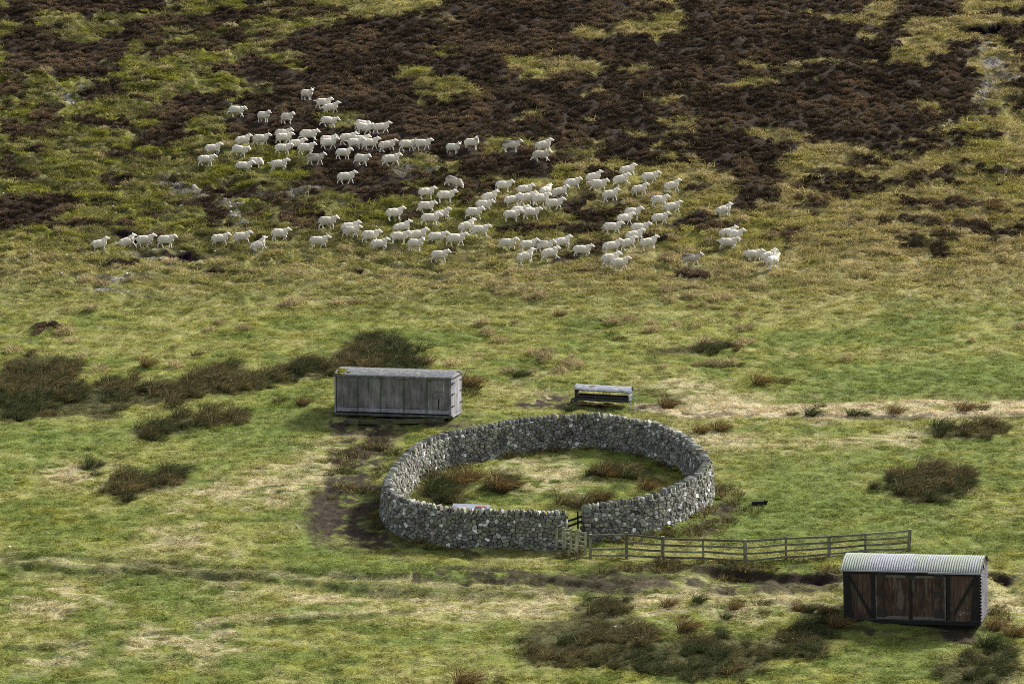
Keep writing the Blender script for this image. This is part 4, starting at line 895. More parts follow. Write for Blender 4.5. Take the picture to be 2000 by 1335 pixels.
# ------------------------------------------------------------------ hay feeders
MFR = m_plain('rusting pale sheet', (.20, .215, .25), .8, .1, .35, 5, c2=(.10, .05, .04), t=.52)
MFD = m_plain('dark old steel', (.035, .033, .035), .7, .3, .5, 8, c2=(.09, .05, .03), t=.6)
MFB = m_plain('blue grey sheet', (.14, .155, .20), .8, .1, .2, 3)
MHAY = m_plain('hay litter', (.17, .12, .055), .95, .05, .5, 12)
def feeder():
    z = float(HF(fc.x, fc.y)[0])
    t = thing('hay_feeder', (fc.x, fc.y, z-.02), (0, R(1.2), FEED_YAW), label='long sheep hay feeder with rusty metal roof, on mud behind the stone fold', cat='hay feeder')
    L, D = 2.62, .86; f = -D/2
    m = MB(); prof = [(f-.06, .66), (f+.06, .74), (-.08, .84), (.12, .85), (.3, .80), (D/2+.06, .66)]
    for sg in (0, 1):
        n = len(prof); lx = [-L/2-.04+(L+.08)*k/24 for k in range(25)]
        vs = [(x, a, b-.02*sg+rv(-.004, .004)) for x in lx for a, b in prof]
        m.add(vs, [(k*n+i, (k+1)*n+i, (k+1)*n+i+1, k*n+i+1)[::(-1 if sg else 1)] for k in range(24) for i in range(n-1)])
    m.build('roof', MFR, t)
    for x in (-L/2+.02, L/2-.02):
        m = MB(); n = len(prof); vs = [(xx, a*.93, b-.03) for xx in (x-.012, x+.012) for a, b in prof]+[(xx, a, .2) for xx in (x-.012, x+.012) for a in (-.3, .3)]
        m.add(vs, [tuple(range(n, 2*n))+(2*n+3, 2*n+2), tuple(range(n-1, -1, -1))+(2*n, 2*n+1)]+[(i, i+1, n+i+1, n+i) for i in range(n-1)])
        o = m.build('end_panel', MFB if x > 0 else MFD, t)
        if x > 0: o['label'] = 'pale blue grey end panel with two dark bands'
        for zz in (.36, .58):
            m = MB(); m.span(x-.02, x+.022, -.36, .36, zz-.03, zz+.03); m.build('band', MFD, o)
    m = MB(); ns = 12; vs = []
    for sg in (0, 1):
        vs = [(x, -.36*math.cos(math.pi*i/8)*(1-.04*sg), .38-.27*math.sin(math.pi*i/8)+.012*sg) for x in (-L/2+.04, L/2-.04) for i in range(9)]
        m.add(vs, [(i, i+1, 9+i+1, 9+i)[::(-1 if sg else 1)] for i in range(8)])
    m.build('trough', MFD, t)
    m = MB(); m.bar((-L/2, f+.03, .35), (L/2, f+.03, .35), .03, .04); m.bar((-L/2, -f-.03, .35), (L/2, -f-.03, .35), .03, .04); m.bar((-L/2, f+.03, .2), (L/2, f+.03, .2), .03, .13); m.bar((-L/2, f+.01, .64), (L/2, f+.01, .64), .025, .04); m.build('frame', MFD, t)
    for x in (-.12, .1): m = MB(); m.tube([(x, f+.02, .64), (x, f+.06, .30 if x < 0 else .45)], .012, 6); m.build('bar', MFD, t)
    for x in (-L/2+.03, L/2-.03): m = MB(); m.tube([(x, f+.03, .18), (x, f+.03, .66)], .02, 6); m.build('post', MFD, t)
    for y in (f-.02, -f+.02):
        m = MB(); m.tube([(-L/2-.03, y-.035, .12), (-L/2-.03, y+.035, .12)], .14, 16)
        wh = m.build('wheel', MFD, t); m = MB(); m.tube([(-L/2-.03, y-.045, .12), (-L/2-.03, y+.045, .12)], .05, 10); m.build('hub', MFR, wh)
    m = MB(); m.tube([(L/2, -.18, .24), (L/2+.06, -.2, .02)], .016, 6); m.tube([(L/2, -.28, .22), (L/2+.06, -.1, .30), (L/2+.2, .05, .30), (L/2+.26, .1, .18)], .022, 6); m.build('drawbar', MFB, t)
    g = MB()
    for k in range(40): g.ball((rv(-1.2, 1.2), rv(-.7, -.4), rv(.0, .03)), (rv(.08, .2), rv(.05, .12), rv(.015, .04)), nu=7, nv=4)
    g.v = [(a, b, c+rv(-.01, .01)) for a, b, c in g.v]
    o = g.build('hay_litter', MHAY); o.location = t.location; o.rotation_euler = t.rotation_euler; tag(o, 'trampled orange brown hay litter on the ground before the roofed feeder', 'hay', kind='stuff')
    # second feeder inside the fold, only its sheet roof shows over the wall
    p = G(949, 1010); s_ = float(RU[np.argmin(((RQ-np.array([p.x, p.y]))**2).sum(1))]); q = wall_pt(s_, 0, -1, .75); q.z = float(HF(q.x, q.y)[0])
    t = thing('roofed_trough', q, (0, 0, R(-4)), label='blue grey sheet roof of a trough inside the fold, showing over its front wall', cat='trough')
    m = MB(); m.box((0, 0, 1.24), (1.5, .62, .025), Euler((R(7), R(1.5), 0))); m.build('roof', MFB, t)
    m = MB(); m.box((.42, -.14, 1.262), (.42, .2, .012), Euler((R(7), R(1.5), 0))); m.build('rust_patch', m_plain('rusty plate', (.16, .06, .05), .7, .2, .4, 8), t)
    for a in (-.65, .65):
        for b in (-.22, .22): m = MB(); m.span(a-.03, a+.03, b-.03, b+.03, -.1, 1.21); m.build('leg', MFD, t)
    m = MB(); m.span(-.7, .7, -.26, .26, .35, .40); m.span(-.7, .7, -.28, -.25, .33, .62); m.span(-.7, .7, .25, .28, .33, .62); m.build('trough', MFD, t)
feeder()

# ------------------------------------------------------------------ fence, gate and hurdle
MFW = m_wood('lichened fence wood', (.07, .068, .045), (.19, .19, .125), (.30, .30, .22), (10, 10, 1.0), 3, ((.12, .135, .06), 3, .6))
MFL = m_wood('lichened fence rail', (.06, .06, .042), (.165, .168, .115), (.28, .28, .21), (1.0, 10, 10), 3, ((.12, .135, .06), 3, .6))
def fence():
    posts = [(1153, 1087, 1.0), (1224, 1091, 1.02), (1294, 1093, .95), (1374, 1096, .92), (1456, 1098, .97), (1535, 1092, .92), (1619, 1086, .84), (1690, 1078, .78), (1775, 1075, .92)]
    P = [G(a, b) for a, b, _ in posts]; o = P[0].copy()
    t = thing('rail_fence', o, label='wooden post and rail fence running right from the gate to the dark van', cat='fence')
    for k, (p, (_, _, h)) in enumerate(zip(P, posts)):
        m = MB(); wd = .13 if k not in (3, 5, 7) else .085; q = p-o; m.bar(q-Vector((0, 0, .3)), q+Vector((rv(-.05, .05), rv(-.05, .05), h*rv(.97, 1.06))), wd, wd, (0, 1, 0), rv(.7, 1.35)); m.build('post', MFW, t)
    for k in range(len(P)-1):
        for j, fr in enumerate((.93, .66, .40, .13)):
            a = P[k]-o+Vector((0, -.06, fr*posts[k][2]+rv(-.015, .015))); b = P[k+1]-o+Vector((0, -.06, fr*posts[k+1][2]+rv(-.015, .015)))
            if k == 0 and j == 1: continue
            m = MB(); md = (a+b)/2+Vector((0, 0, rv(-.02, .005))); vc_ = rv(.65, 1.4); m.bar(a, md, .035, rv(.07, .1), col=vc_); m.bar(md, b, .035, .085, col=vc_); m.build('rail', MFL, t)
    # gate across the gap
    a, b = G(1087, 1073), G(1144, 1081); o = a.copy(); o.z = min(a.z, b.z); d = b-o; d.z = b.z-o.z
    t = thing('wooden_gate', o, label='low wooden gate of five rails across the gap in the stone fold', cat='gate')
    d0 = Vector((b.x-a.x, b.y-a.y, 0)); da = Vector((0, 0, a.z-o.z)); db = Vector((d0.x, d0.y, b.z-o.z))
    for k, (u, wd) in enumerate(((0.0, .10), (.235, .09), (.30, .06), (.49, .10), (.70, .15), (1.0, .11))):
        q = da.lerp(db, u)+Vector((0, -.04, 0)); m = MB(); m.bar(q-Vector((0, 0, .12)), q+Vector((rv(-.015, .015), 0, .86+.06*(k in (1, 3, 4)))), wd, .06, (0, 1, 0), rv(1.7, 2.2)); m.build('upright', MFW, t)
    for fr in (.82, .64, .46, .28, .10): m = MB(); m.bar(da+Vector((0, .02, fr)), db+Vector((0, .02, fr-.02)),   .03, .09, col=rv(1.4, 2.0)); m.build('rail', MFL, t)
    # hurdle standing in the gap behind the gate
    s0 = wall_pt(RU[-1], 0, -1, -.1); s1 = wall_pt(0, 0, -1, -.1); o = s0.copy()
    t = thing('hurdle', o, label='dark two rail hurdle standing in the gap just behind the wooden gate', cat='hurdle')
    d = s1-s0; m = MB(); q = d*.78; m.bar(q-Vector((0, 0, .1)), q+Vector((-.02, 0, 1.25)), .07, .06, (0, 1, 0)); m.build('post', MVB, t)
    for z0, z1 in ((.92, 1.0), (.70, .80)): m = MB(); m.bar(Vector((0, 0, z0)), d*.95+Vector((0, 0, z1-.0)), .04, .08); m.build('rail', MVB, t)
    # dark bar lying in the grass
    p = G(1483, 987); m = MB(); m.box((0, 0, .10), (.62, .16, .17), Euler((0, R(-2), R(8)))); m.box((.27, 0, .17), (.10, .18, .10), Euler((0, .1, .3))); o = m.build('timber_offcut', MVB); o.location = p; tag(o, 'short black timber offcut lying in the grass right of the stone fold', 'timber')
fence()

# ------------------------------------------------------------------ separate rush clumps one can point to
def rush_clumps():
    protos = []
    MRB = []
    for i, (base, kw) in enumerate((((.060, .052, .028, 1), dict(n=190, rad=.22, brown=.5)), ((.085, .062, .034, 1), dict(n=190, rad=.26, brown=.75)), ((.042, .052, .024, 1), dict(n=200, rad=.24, brown=.3)), ((.075, .07, .035, 1), dict(n=150, rad=.3, ln=(.3, .6), brown=.6)))):
        mm = m_blade('rush blades %s' % ('mixed', 'brown', 'dark green', 'straw')[i], .25, base); me = rush_proto(i, **kw); me.materials.clear(); me.materials.append(mm); protos.append(me)
    L = [(1301, 794, 1, 1.0, 'brown rush clump on the mud just right of the roofed hay feeder'), (1112, 803, 2, .55, 'small rush clump peeping up behind the far rim of the stone fold'),
     (1090, 618, 1, .7, 'brown rush clump alone on the slope below the flock'), (1207, 663, 3, .75, 'small straw coloured clump left of the long dark rush bank'), (1012, 735, 2, .85, 'small dark rush clump between the grey wagon body and the long rush bank'),
     (912, 757, 1, 1.2, 'tall brown rush clump touching the right end of the grey wagon body'), (1440, 714, 3, .7, 'small rush clump on the slope right of and below the long dark rush bank'), (1482, 750, 1, 1.0, 'dark end of a brown rush pair above the pale track'), (1528, 745, 3, 1.0, 'paler end of a brown rush pair above the pale track'),
     (1937, 412, 1, 1.1, 'brown rush clump alone on the upper right slope'), (1365, 846, 1, .85, 'left of two brown rush clumps just outside the fold, upper right'), (1405, 840, 1, .9, 'right of two brown rush clumps just outside the fold, upper right'),
     (1545, 812, 3, .6, 'leftmost low clump beside the pale track'), (1582, 810, 2, .8, 'dark green clump on the pale track verge, second from its left'), (1600, 795, 3, .6, 'small upright clump on the far verge of the pale track'), (1665, 811, 2, .7, 'squat dark clump in the middle of the pale track verge'), (1688, 811, 2, .55, 'small clump just right of the squat dark verge clump'), (1745, 808, 1, .8, 'brown clump on the far verge of the pale track'),
     (1880, 800, 1, .95, 'tall brown clump on the far track verge, toward the right edge'), (1915, 798, 3, .8, 'pale clump on the far track verge, nearest the right edge'), (1778, 855, 3, .55, 'tiny clump alone below the pale track, left of a broad rush patch'),
     (1303, 1182, 1, .62, 'small brown clump on dry grass, first right of the big foreground rush bed'), (1362, 1176, 2, .62, 'dark tuft on dry grass, second right of the foreground rush bed'), (1432, 1184, 1, .62, 'brown tuft on dry grass, third right of the foreground rush bed'), (1440, 1168, 3, .6, 'pale tuft just above the third brown tuft on dry grass'), (1485, 1174, 3, .85, 'broad straw tuft on dry grass midway to the dark van'), (1556, 1184, 1, .6, 'brown tuft on dry grass, nearest but two to the dark van'), (1580, 1189, 2, .55, 'dark tuft second from the left wall of the dark van'), (1608, 1192, 1, .65, 'brown tuft on mud right beside the left end of the dark van'),
     (1493, 1196, 3, .5, 'small yellowish tuft below the broad straw tuft'), (1416, 1205, 2, .5, 'tiny dark tuft below the row of tufts on dry grass'), (1338, 1230, 1, .9, 'brown clump at the upper edge of the foreground rush bed'), (1335, 1205, 3, .45, 'tiny pale tuft between the foreground rush bed and the tuft row'), (1634, 1222, 1, .9, 'tall brown clump at the lower left corner of the dark van'),
     (905, 1333, 1, 1.0, 'brown rush clump cut by the bottom edge of the photograph'), (383, 694, 3, .7, 'small pale clump above the middle of the left rush bed'), (285, 718, 1, .9, 'brown clump on the upper edge of the left rush bed'), (590, 790, 1, .8, 'low brown clump on green grass left of the grey wagon body'), (545, 785, 3, .8, 'low straw clump on green grass, further left of the grey wagon body'), (975, 1330, 3, .5, 'tiny straw clump at the bottom edge near the foreground rush bed')]
    L += [(850, 962, 2, 1.25, 'large dark green clump inside the fold against its left wall'), (890, 945, 1, 1.2, 'tall brown clump inside the fold, middle of the three at the left wall'), (918, 935, 1, 1.0, 'brown clump inside the fold, right of the three at the left wall'), (976, 958, 1, 1.15, 'bushy brown clump standing free inside the fold, left of centre'), (1185, 932, 1, .95, 'low brown clump inside the fold, left end of the dark patch at the right'),
          (1228, 936, 2, 1.0, 'dark clump inside the fold in the middle of the patch at the right'), (1165, 978, 1, .95, 'brown clump inside the fold just above the gate gap'), (1130, 985, 3, .9, 'straw brown clump inside the fold, left above the gate gap'), (1262, 955, 1, .85, 'brown clump inside the fold near its front right wall'),
          (1940, 1225, 1, .8, 'brown clump on the bank at the lower right corner of the dark van'), (1975, 1240, 1, .9, 'brown clump near the right edge, below the dark van'), (1930, 1262, 2, .8, 'dark clump in front of the right end of the dark van')]
    for i, (px, py, k, s_, lab) in enumerate(L):
        p = G(px, py); o = bpy.data.objects.new('rush_clump', protos[k]); S.collection.objects.link(o); o.location = p; o.scale = (s_*1.05, s_*1.05, s_*.92); o.rotation_euler = (0, 0, rv(-.5, .5)); tag(o, lab, 'rush clump', 'separate rush clumps')
rush_clumps()

# ------------------------------------------------------------------ sheep
def remesh(mb, name, mat, vox, disp=0.0, dark=None):
    me = mb.mesh('tmp', mat); o = bpy.data.objects.new('tmp', me); S.collection.objects.link(o)
    md = o.modifiers.new('r', 'REMESH'); md.mode = 'VOXEL'; md.voxel_size = vox
    sm = o.modifiers.new('s', 'SMOOTH'); sm.factor = .5; sm.iterations = 2
    dg = bpy.context.evaluated_depsgraph_get(); nm = bpy.data.meshes.new_from_object(o.evaluated_get(dg)); nm.name = name
    bpy.data.objects.remove(o); n = len(nm.vertices)
    co = np.empty(n*3, np.float32); nm.vertices.foreach_get('co', co); co = co.reshape(-1, 3); no = np.empty(n*3, np.float32); nm.vertices.foreach_get('normal', no); no = no.reshape(-1, 3)
    if disp:
        h = fbm(co[:, 0]*14+co[:, 1]*9, co[:, 2]*14-co[:, 1]*9, 3, 3)-.5; co = co+no*(disp*2*h)[:, None]; nm.vertices.foreach_set('co', co.astype(np.float32).ravel())
    v = np.ones(n)
    for (c, r) in (dark or []): v = np.where(((co-np.array(c))**2).sum(1) < r*r, .1, v)
    if 'v' in nm.attributes: nm.attributes.remove(nm.attributes['v'])
    set_attr(nm, 'v', 'FLOAT', v); nm.materials.clear(); nm.materials.append(mat)
    nm.polygons.foreach_set('use_smooth', np.ones(len(nm.polygons), bool)); nm.update(); return nm
def capsule(m, p, q, r0, r1, n=10):
    p, q = Vector(p), Vector(q); k = 6
    m.tube([p.lerp(q, i/k) for i in range(k+1)], [r0+(r1-r0)*i/k for i in range(k+1)], n); m.ball(p, (r0,)*3, nu=n, nv=6); m.ball(q, (r1,)*3, nu=n, nv=6)
# leg angles in degrees (upper, lower) for front near/far and hind near/far; head: yaw, pitch, raise
POSES = {
 'walk': dict(f=((18, 8), (-24, -8)), h=((-26, -14), (16, 20)), head=(0, 22, 0)), 'stride': dict(f=((-20, -30), (26, 14)), h=((22, 12), (-30, -22)), head=(0, 18, .02)),
 'stand': dict(f=((2, 0), (-4, 2)), h=((-4, 4), (6, 8)), head=(0, 20, .03)), 'lift': dict(f=((46, -38), (-6, -4)), h=((-18, -4), (12, 14)), head=(0, 20, .02)),
 'run': dict(f=((30, 44), (38, -30)), h=((-48, -40), (28, 6)), head=(0, 24, -.02)), 'look': dict(f=((3, 0), (-5, 0)), h=((-6, 2), (8, 10)), head=(-62, 14, .05)),
 'low': dict(f=((14, 6), (-14, -20)), h=((-20, -10), (14, 12)), head=(0, 48, -.30)), 'turn': dict(f=((4, 0), (-3, 0)), h=((-4, 2), (5, 6)), head=(-140, 10, .02)), 'trot': dict(f=((30, 12), (-22, -48)), h=((-34, -24), (26, 30)), head=(0, 24, .0)),
}
def sheep_meshes(pose, tail):
    P = POSES[pose]; hy, hp, hr = P['head']
    F = MB(); B = MB()
    E = lambda m, c, r: m.ball(c, r, nu=16, nv=10)
    E(F, (-.30, 0, .575), (.26, .22, .26)); E(F, (0, 0, .545), (.43, .27, .285)); E(F, (.27, 0, .565), (.255, .21, .26)); E(F, (-.02, 0, .68), (.40, .17, .15))
    nb = Vector((.33, 0, .68)); ne = Vector((.53, 0, .765+hr)); 
    if abs(hy) > 100: ne = Vector((.40, -.16, .83+hr))
    capsule(F, nb, ne, .19, .128); capsule(F, (.36, 0, .52), ne+Vector((-.03, 0, -.06)), .13, .09)
    for s in (-1, 1): E(F, (-.34, .11*s, .44), (.15, .095, .20)); E(F, (.27, .12*s, .44), (.11, .075, .17))
    if tail == 'out': capsule(F, (-.50, 0, .66), (-.68, 0, .62), .055, .05); capsule(F, (-.68, 0, .62), (-.75, 0, .68), .05, .03)
    else: capsule(F, (-.50, 0, .66), (-.555, 0, .50), .055, .05); capsule(F, (-.555, 0, .50), (-.56, 0, .36), .05, .035)
    # body under the fleece, head and legs: one continuous surface
    E(B, (0, 0, .56), (.50, .17, .20)); capsule(B, nb, ne, .12, .085)
    hM = Matrix.Rotation(R(hy), 3, 'Z') @ Matrix.Rotation(R(hp), 3, 'Y'); h0 = ne+Vector((.02, 0, .03))
    T = lambda a, b, c: h0 + hM @ Vector((a, b, c))
    B.ball(T(.05, 0, .02), (.105, .078, .088), hM); capsule(B, T(.08, 0, .015), T(.215, 0, -.015), .07, .048); B.ball(T(.13, 0, -.03), (.10, .05, .05), hM)
    for s in (-1, 1):
        capsule(B, T(-.01, .06*s, .06), T(-.055, .115*s, .13), .027, .022, 8); B.ball(T(-.04, .09*s, .11), (.022, .033, .045), hM)
    def leg(x, y, hind, a0, a1):
        top = Vector((x, y, .46)); u = Vector((math.sin(R(a0)), 0, -math.cos(R(a0)))); l = Vector((math.sin(R(a1)), 0, -math.cos(R(a1))))
        if hind:
            st = top+u*.16; hk = st+Vector((math.sin(R(a0-34)), 0, -math.cos(R(a0-34))))*.13; ft = hk+Vector((math.sin(R(a1+6)), 0, -math.cos(R(a1+6))))*.185
            capsule(B, top, st, .085, .058, 8); capsule(B, st, hk, .055, .038, 8); capsule(B, hk, ft, .037, .030, 8)
        else:
            kn = top+u*.24; ft = kn+l*.21; capsule(B, top, kn, .072, .038, 8); capsule(B, kn, ft, .038, .029, 8)
        B.ball(ft+Vector((.012, 0, 0)), (.046, .036, .034), nu=8, nv=5)
    for i, s in enumerate((-1, 1)): leg(.27, .10*s, False, *P['f'][i]); leg(-.34, .10*s, True, *P['h'][i])
    dk = [(tuple(T(.115, s*.062, .045)), .026) for s in (-1, 1)] + [(tuple(T(.255, 0, -.015)), .028)]
    return remesh(B, 'sheep', MFA, .017, 0, dk), remesh(F, 'fleece', MF, .026, .018)
_sm = {}
def sheep(px, py, yaw, pose, label, dirt=.2, back=0.0, mark=0.0, tail='down', pit=0, s=1.0):
    key = (pose, tail)
    if key not in _sm: _sm[key] = sheep_meshes(*key)
    b, f = _sm[key]; p = G(px, py); p.z += .03; HOOVES.append((p.x, p.y))
    o = bpy.data.objects.new('sheep', b); S.collection.objects.link(o); o.location = p; o.scale = (SHEEP*s*rv(.95, 1.06), SHEEP*s*rv(.95, 1.08), SHEEP*s*rv(.9, .98))
    o.rotation_euler = (0, R(-pit), R(yaw)); tag(o, label, 'sheep', 'flock of white sheep on the hillside')
    c = bpy.data.objects.new('fleece', f); S.collection.objects.link(c); c.parent = o; c.color = (dirt, back, mark, 1)
SHEEP = 0.875
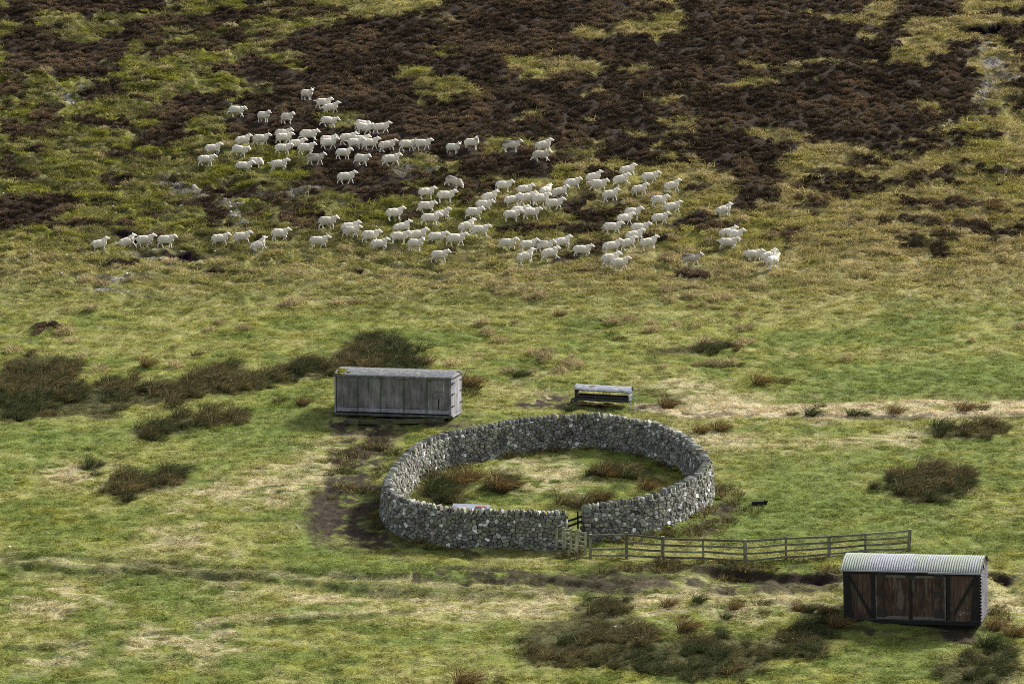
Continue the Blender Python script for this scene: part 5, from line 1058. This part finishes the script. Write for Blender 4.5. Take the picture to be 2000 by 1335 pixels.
FLOCK = [
 (600, 198, -38, 'look', 'topmost sheep on the hill, standing alone with its head turned to the camera', {}),
 (632, 219, 0, 'stride', 'rear sheep of the overlapping pair just below the topmost sheep', dict(tail='out')),
 (648, 225, 8, 'stride', 'front sheep of the overlapping pair just below the topmost sheep', dict(tail='out', pit=10)),
 (461, 239, 0, 'run', 'running sheep with hind leg stretched back, first in the upper left row', dict(pit=-6, mark=1)),
 (515, 246, -42, 'stand', 'sheep turned half to the camera, second in the upper left row', {}),
 (561, 252, -35, 'lift', 'sheep turned half to the camera with a lifted foreleg, third in the upper left row', dict(dirt=.5)),
 (641, 258, -5, 'trot', 'trotting sheep with blue rump mark, alone below the topmost pair', dict(mark=1, pit=-8)),
 (708, 264, -10, 'low', 'sheep almost hidden behind the one with a raised tail', dict(pit=-8)),
 (710, 272, -15, 'stride', 'sheep with raised tail in front of a hidden one, on dark heather', dict(tail='out', pit=-8)),
 (746, 273, 5, 'stride', 'high headed striding sheep just right of the one with a raised tail', dict(pit=5)),
 (553, 281, 0, 'stand', 'rear sheep of the stacked pair in the left group, only back and head showing', dict(back=.25)),
 (555, 289, 5, 'stride', 'front sheep of the stacked pair in the left group', {}),
 (510, 289, 10, 'stride', 'upright walker nose to tail ahead of a climbing sheep, left of the stacked pair', dict(dirt=.4)),
 (477, 293, 14, 'walk', 'sheep climbing just behind an upright walker, left of the stacked pair', dict(pit=10)),
 (603, 286, -8, 'run', 'sheep with tucked legs just right of the stacked pair', {}),
 (581, 298, 8, 'walk', 'sheep walking just in front of one with tucked legs', dict(pit=5)),
 (641, 291, 4, 'stand', 'sheep hidden but for the ridge of its back behind a broad one', {}),
 (643, 297, -8, 'stride', 'broad sheep hiding another, first right of the one with tucked legs', dict(pit=3)),
 (681, 292, 8, 'walk', 'sheep at the back left of the tight knot in the heather', dict(pit=5)),
 (704, 297, 5, 'walk', 'sheep in the middle of the tight knot, mostly covered by one in front', {}),
 (694, 301, -5, 'stand', 'front sheep of the tight knot with its tail stuck out', dict(tail='out')),
 (724, 300, 6, 'stride', 'rightmost sheep of the tight knot in the heather', dict(pit=5)),
 (758, 300, 8, 'walk', 'sheep walking right of the tight knot with a clear gap on both sides', dict(pit=7)),
 (796, 301, 5, 'walk', 'rear sheep of two walking nose to tail on heather', {}),
 (826, 301, -5, 'stride', 'front sheep of two walking nose to tail on heather', {}),
 (885, 304, -32, 'look', 'sheep standing on heather and facing the camera, left of the one looking back', {}),
 (922, 301, -20, 'turn', 'sheep standing on heather with its head turned right back over its flank', {}),
 (417, 307, 10, 'lift', 'leftmost but one of the left group, on green grass, foreleg lifted', dict(pit=5)),
 (403, 333, 3, 'walk', 'leftmost sheep of the left group, walking alone on green grass', {}),
 (467, 316, -18, 'trot', 'sheep coming down towards the camera right of the two leftmost', dict(pit=-10, mark=.7)),
 (500, 329, -38, 'low', 'sheep with lowered head half turned to the camera in the left group', {}),
 (477, 339, -3, 'stride', 'lowest sheep of the left group, in front of one with lowered head', {}),
 (553, 311, 0, 'walk', 'sheep partly covered below by one with an outstretched tail', {}),
 (598, 314, -2, 'lift', 'sheep just above the grey backed walker in the left group', {}),
 (546, 336, 0, 'lift', 'sheep with outstretched tail and blue mark, bottom middle of the left group', dict(tail='out', mark=1, pit=4)),
 (617, 329, 2, 'stride', 'dirty walker with dark grey back among the left group', dict(back=.8, dirt=.8)),
 (671, 322, 3, 'walk', 'sheep with a blue mark walking right of the dark grey backed walker', dict(mark=1)),
 (706, 334, -28, 'trot', 'sheep trotting half towards the camera below the tight knot', dict(pit=-4)),
 (765, 335, 6, 'trot', 'lone sheep trotting on heather, right of the one turning towards the camera', dict(pit=5)),
 (677, 367, 4, 'stride', 'lone sheep striding by a patch of scree below the upper flock', dict(pit=3)),
 (999, 308, 3, 'stand', 'standing sheep with dark grey rump, near the middle of the upper slope', dict(back=1, dirt=.5)),
 (1064, 305, 16, 'walk', 'upper sheep of the pair that stands apart at the flock top right', dict(mark=1, pit=12, dirt=.45)),
 (1057, 327, -4, 'run', 'dirty running sheep, lower of the pair apart at the flock top right', dict(dirt=.9, pit=2)),
 (883, 377, -24, 'low', 'dark backed sheep stepping downhill with lowered head beside a heather mound', dict(back=.7, dirt=.8, pit=-18)),
 (834, 398, 6, 'stand', 'sheep at the heather edge, left neighbour under the downhill stepping one', dict(pit=3)),
 (871, 404, 4, 'stand', 'sheep at the heather edge right under the downhill stepping one', {}),
 (833, 421, 0, 'run', 'sheep running with hind leg back, right below two at the heather edge', {}),
 (865, 433, 12, 'lift', 'sheep climbing with a raised foreleg, first below the running one', dict(pit=12, dirt=.45)),
 (772, 440, 10, 'stand', 'leftmost sheep of the middle flock, upper of a close pair on green grass', dict(pit=4)),
 (788, 456, 14, 'trot', 'lower sheep of the close pair on the left of the middle flock', dict(pit=14)),
 (841, 450, 0, 'walk', 'sheep walking level just below the one climbing with a raised foreleg', dict(mark=.6)),
 (926, 433, -5, 'trot', 'lowest sheep of the slanting file of three left of the big cluster', {}),
 (945, 417, -8, 'trot', 'middle sheep of the slanting file of three left of the big cluster', dict(pit=-2)),
 (959, 404, 14, 'walk', 'highest sheep of the slanting file of three, blue marked', dict(mark=1, pit=12)),
 (984, 384, -5, 'stand', 'rear left sheep along the top edge of the big central cluster', dict(mark=.6)),
 (1003, 407, 12, 'stand', 'sheep climbing inside the left side of the big central cluster', dict(pit=10)),
 (1026, 387, 7, 'walk', 'second sheep along the top edge of the big central cluster', dict(pit=4)),
 (1032, 410, 10, 'walk', 'sheep deep inside the big central cluster, flanked closely on both sides', dict(pit=8)),
 (1057, 413, 6, 'walk', 'sheep of the big cluster directly behind the striding dappled leader', dict(pit=4)),
 (1083, 417, 0, 'stride', 'striding sheep at the lower right corner of the big central cluster', dict(pit=2)),
 (1068, 388, 52, 'walk', 'hunched sheep heading away uphill on top of the big central cluster', dict(pit=14, mark=.7)),
 (1096, 392, 12, 'trot', 'sheep leaving the big central cluster at its right, dirty flank', dict(pit=12, dirt=.5)),
 (1119, 375, 6, 'trot', 'blue marked sheep between the big central cluster and the upper right group', dict(mark=1, pit=5)),
 (1162, 361, 10, 'stride', 'rear top sheep of the upper right group, above one with its nose down slope', dict(pit=12)),
 (1169, 379, 0, 'trot', 'sheep trotting under the rear top one of the upper right group', dict(tail='out')),
 (1228, 350, 14, 'walk', 'highest sheep of the upper right group', dict(pit=12)),
 (1216, 371, 10, 'run', 'running sheep just under the highest one of the upper right group', dict(pit=12, mark=.5)),
 (1270, 363, 3, 'stride', 'sheep with straightened forelegs, right of the highest one', dict(pit=3)),
 (1251, 386, 8, 'stride', 'sheep walking below the one with straightened forelegs', dict(pit=8)),
 (1194, 398, 10, 'walk', 'lowest left sheep of the upper right group, alone on grass', dict(pit=9)),
 (1315, 379, 14, 'stride', 'lead sheep of the upper right group, striding out on its right', dict(mark=1, pit=12)),
 (1287, 411, 2, 'lift', 'sheep with lifted foreleg and dark nape above the right trio', dict(mark=1, back=.2)),
 (1315, 422, 8, 'stride', 'front sheep of the right trio, stepping out', dict(pit=8)),
 (1290, 442, 4, 'stride', 'lower sheep of the right trio, blue marked', dict(mark=1, pit=4)),
 (1416, 429, 24, 'stand', 'lone sheep standing at the edge of dark heather, far right of the flock', dict(pit=14, tail='out', dirt=.45)),
 (1236, 432, 0, 'stand', 'blue marked sheep half covered by the one in front, on the heather strip', dict(mark=1, dirt=.4)),
 (1222, 444, 8, 'stride', 'very white sheep with bright blue mark in front of a half covered one', dict(mark=1, pit=5, dirt=0)),
 (1196, 461, 0, 'stride', 'sheep with blue mark leading the left edge of the lower right cluster', dict(mark=1)),
 (1250, 463, -8, 'stand', 'sheep with legs hidden by others at the top of the lower right cluster', {}),
 (1241, 479, 10, 'lift', 'sheep in the heart of the lower right cluster', dict(pit=8)),
 (1229, 494, 18, 'walk', 'sheep climbing in the lower middle of the lower right cluster', dict(pit=14)),
 (1197, 498, 12, 'stand', 'blue marked sheep at the lower left of the lower right cluster', dict(mark=1, pit=8)),
 (1269, 490, 16, 'stand', 'rightmost sheep of the lower right cluster', dict(pit=10)),
 (1194, 524, 10, 'walk', 'rear sheep of the pair below the lower right cluster', dict(pit=6)),
 (1211, 532, 10, 'stride', 'front sheep of the pair below the lower right cluster, dark nick on its shoulder', dict(mark=.8, pit=4)),
 (1350, 523, -3, 'stride', 'lone grey backed sheep walking below the flock on the right', dict(back=1, dirt=.8)),
 (1423, 472, 12, 'stand', 'rearmost sheep of the right stack of three', dict(mark=1, pit=8)),
 (1436, 478, 0, 'stand', 'middle sheep of the right stack of three, nose furthest right', dict(mark=1)),
 (1422, 489, -4, 'lift', 'front sheep of the right stack of three', dict(tail='out', dirt=.4)),
 (1471, 508, -2, 'stride', 'blue marked sheep behind the two at the far right end of the flock', dict(mark=1)),
 (1504, 516, 22, 'walk', 'sheep with its rump covered at the far right end of the flock', dict(mark=1, pit=14, dirt=0)),
 (1511, 529, 48, 'stand', 'white sheep turning away uphill at the flock end, furthest right', dict(mark=.7, pit=10, dirt=0)),
 (1000, 441, 2, 'stand', 'low front sheep of the trio under the big central cluster', {}),
 (1015, 432, 6, 'stand', 'sheep hidden behind the other two under the big central cluster', dict(mark=.5)),
 (1038, 434, 4, 'walk', 'front right sheep of the trio under the big central cluster', {}),
 (915, 463, 22, 'walk', 'upper of two overlapping sheep right of the middle flock, climbing', dict(pit=16)),
 (937, 472, 6, 'trot', 'lower of two overlapping sheep right of the middle flock', {}),
 (891, 490, 4, 'stride', 'sheep striding level at the lower right end of the middle row', {}),
 (854, 481, 0, 'stride', 'sheep between the one looking at the camera and the level strider', dict(mark=.6)),
 (817, 477, 12, 'stand', 'sheep half covered by the one looking at the camera in the middle row', dict(pit=6)),
 (812, 499, -15, 'look', 'short sheep in the middle row standing and looking at the camera', {}),
 (780, 485, 4, 'stand', 'sheep standing left of the one looking at the camera', {}),
 (742, 494, 10, 'lift', 'front sheep of the overlapping pair at the left of the middle row', dict(pit=5)),
 (724, 487, 6, 'walk', 'rear sheep of the overlapping pair at the left of the middle row', {}),
 (859, 520, -5, 'walk', 'lone sheep walking lowest on dark heather below the middle row', dict(mark=.8)),
 (686, 476, 4, 'stride', 'front sheep of a stacked pair with a black tear on its back', dict(back=.35, dirt=.4)),
 (685, 466, 10, 'stand', 'rear sheep of the stacked pair, above the one with a black tear', dict(pit=5)),
 (640, 461, 0, 'walk', 'grey white sheep walking alone above and left of a stacked pair', dict(dirt=.6)),
 (623, 493, 2, 'stride', 'sheep walking alone lowest in the left row', {}),
 (547, 476, 2, 'lift', 'sheep with a folded foreleg just ahead of a steep climber', {}),
 (510, 500, 26, 'stride', 'steep climber behind the one with a folded foreleg', dict(pit=24, mark=.7)),
 (474, 482, 8, 'trot', 'right sheep of two walking in file by the peat bank', dict(pit=5)),
 (431, 484, 6, 'walk', 'left sheep of two walking in file by the peat bank', dict(pit=4)),
 (325, 488, -10, 'walk', 'sheep with lowered nose above the left end of the peat bank', {}),
 (284, 482, 5, 'stride', 'front sheep of the pair at the far left, tail stuck out', dict(tail='out', pit=3)),
 (253, 481, 22, 'trot', 'rear sheep of the pair at the far left, climbing', dict(tail='out', pit=20)),
 (197, 493, 12, 'stand', 'very last sheep, furthest left of the whole flock', dict(pit=12)),
 (992, 495, -12, 'stride', 'stout sheep leading the left of the lower middle group, blue marked', dict(mark=1)),
 (1033, 500, 10, 'stand', 'rear left sheep of the lower middle group', dict(pit=4)),
 (1030, 523, 20, 'stand', 'lowest sheep of the lower middle group, climbing', dict(pit=18)),
 (1064, 501, -4, 'walk', 'sheep with dark patch on its back, covered below by another', dict(back=.6)),
 (1077, 515, 12, 'run', 'front sheep of the lower middle group, hind leg stretched', dict(pit=10)),
 (1100, 487, 14, 'lift', 'highest sheep of the lower middle group, foreleg folded', dict(mark=1, pit=8)),
 (1137, 504, 2, 'lift', 'rightmost sheep of the lower middle group, alone before dark heather', {}),
]
for px, py, yaw, pose, label, kw in FLOCK: sheep(px, py, yaw+rv(-3, 3), pose, label, s=rv(.96, 1.04), **kw)
ground_cover()
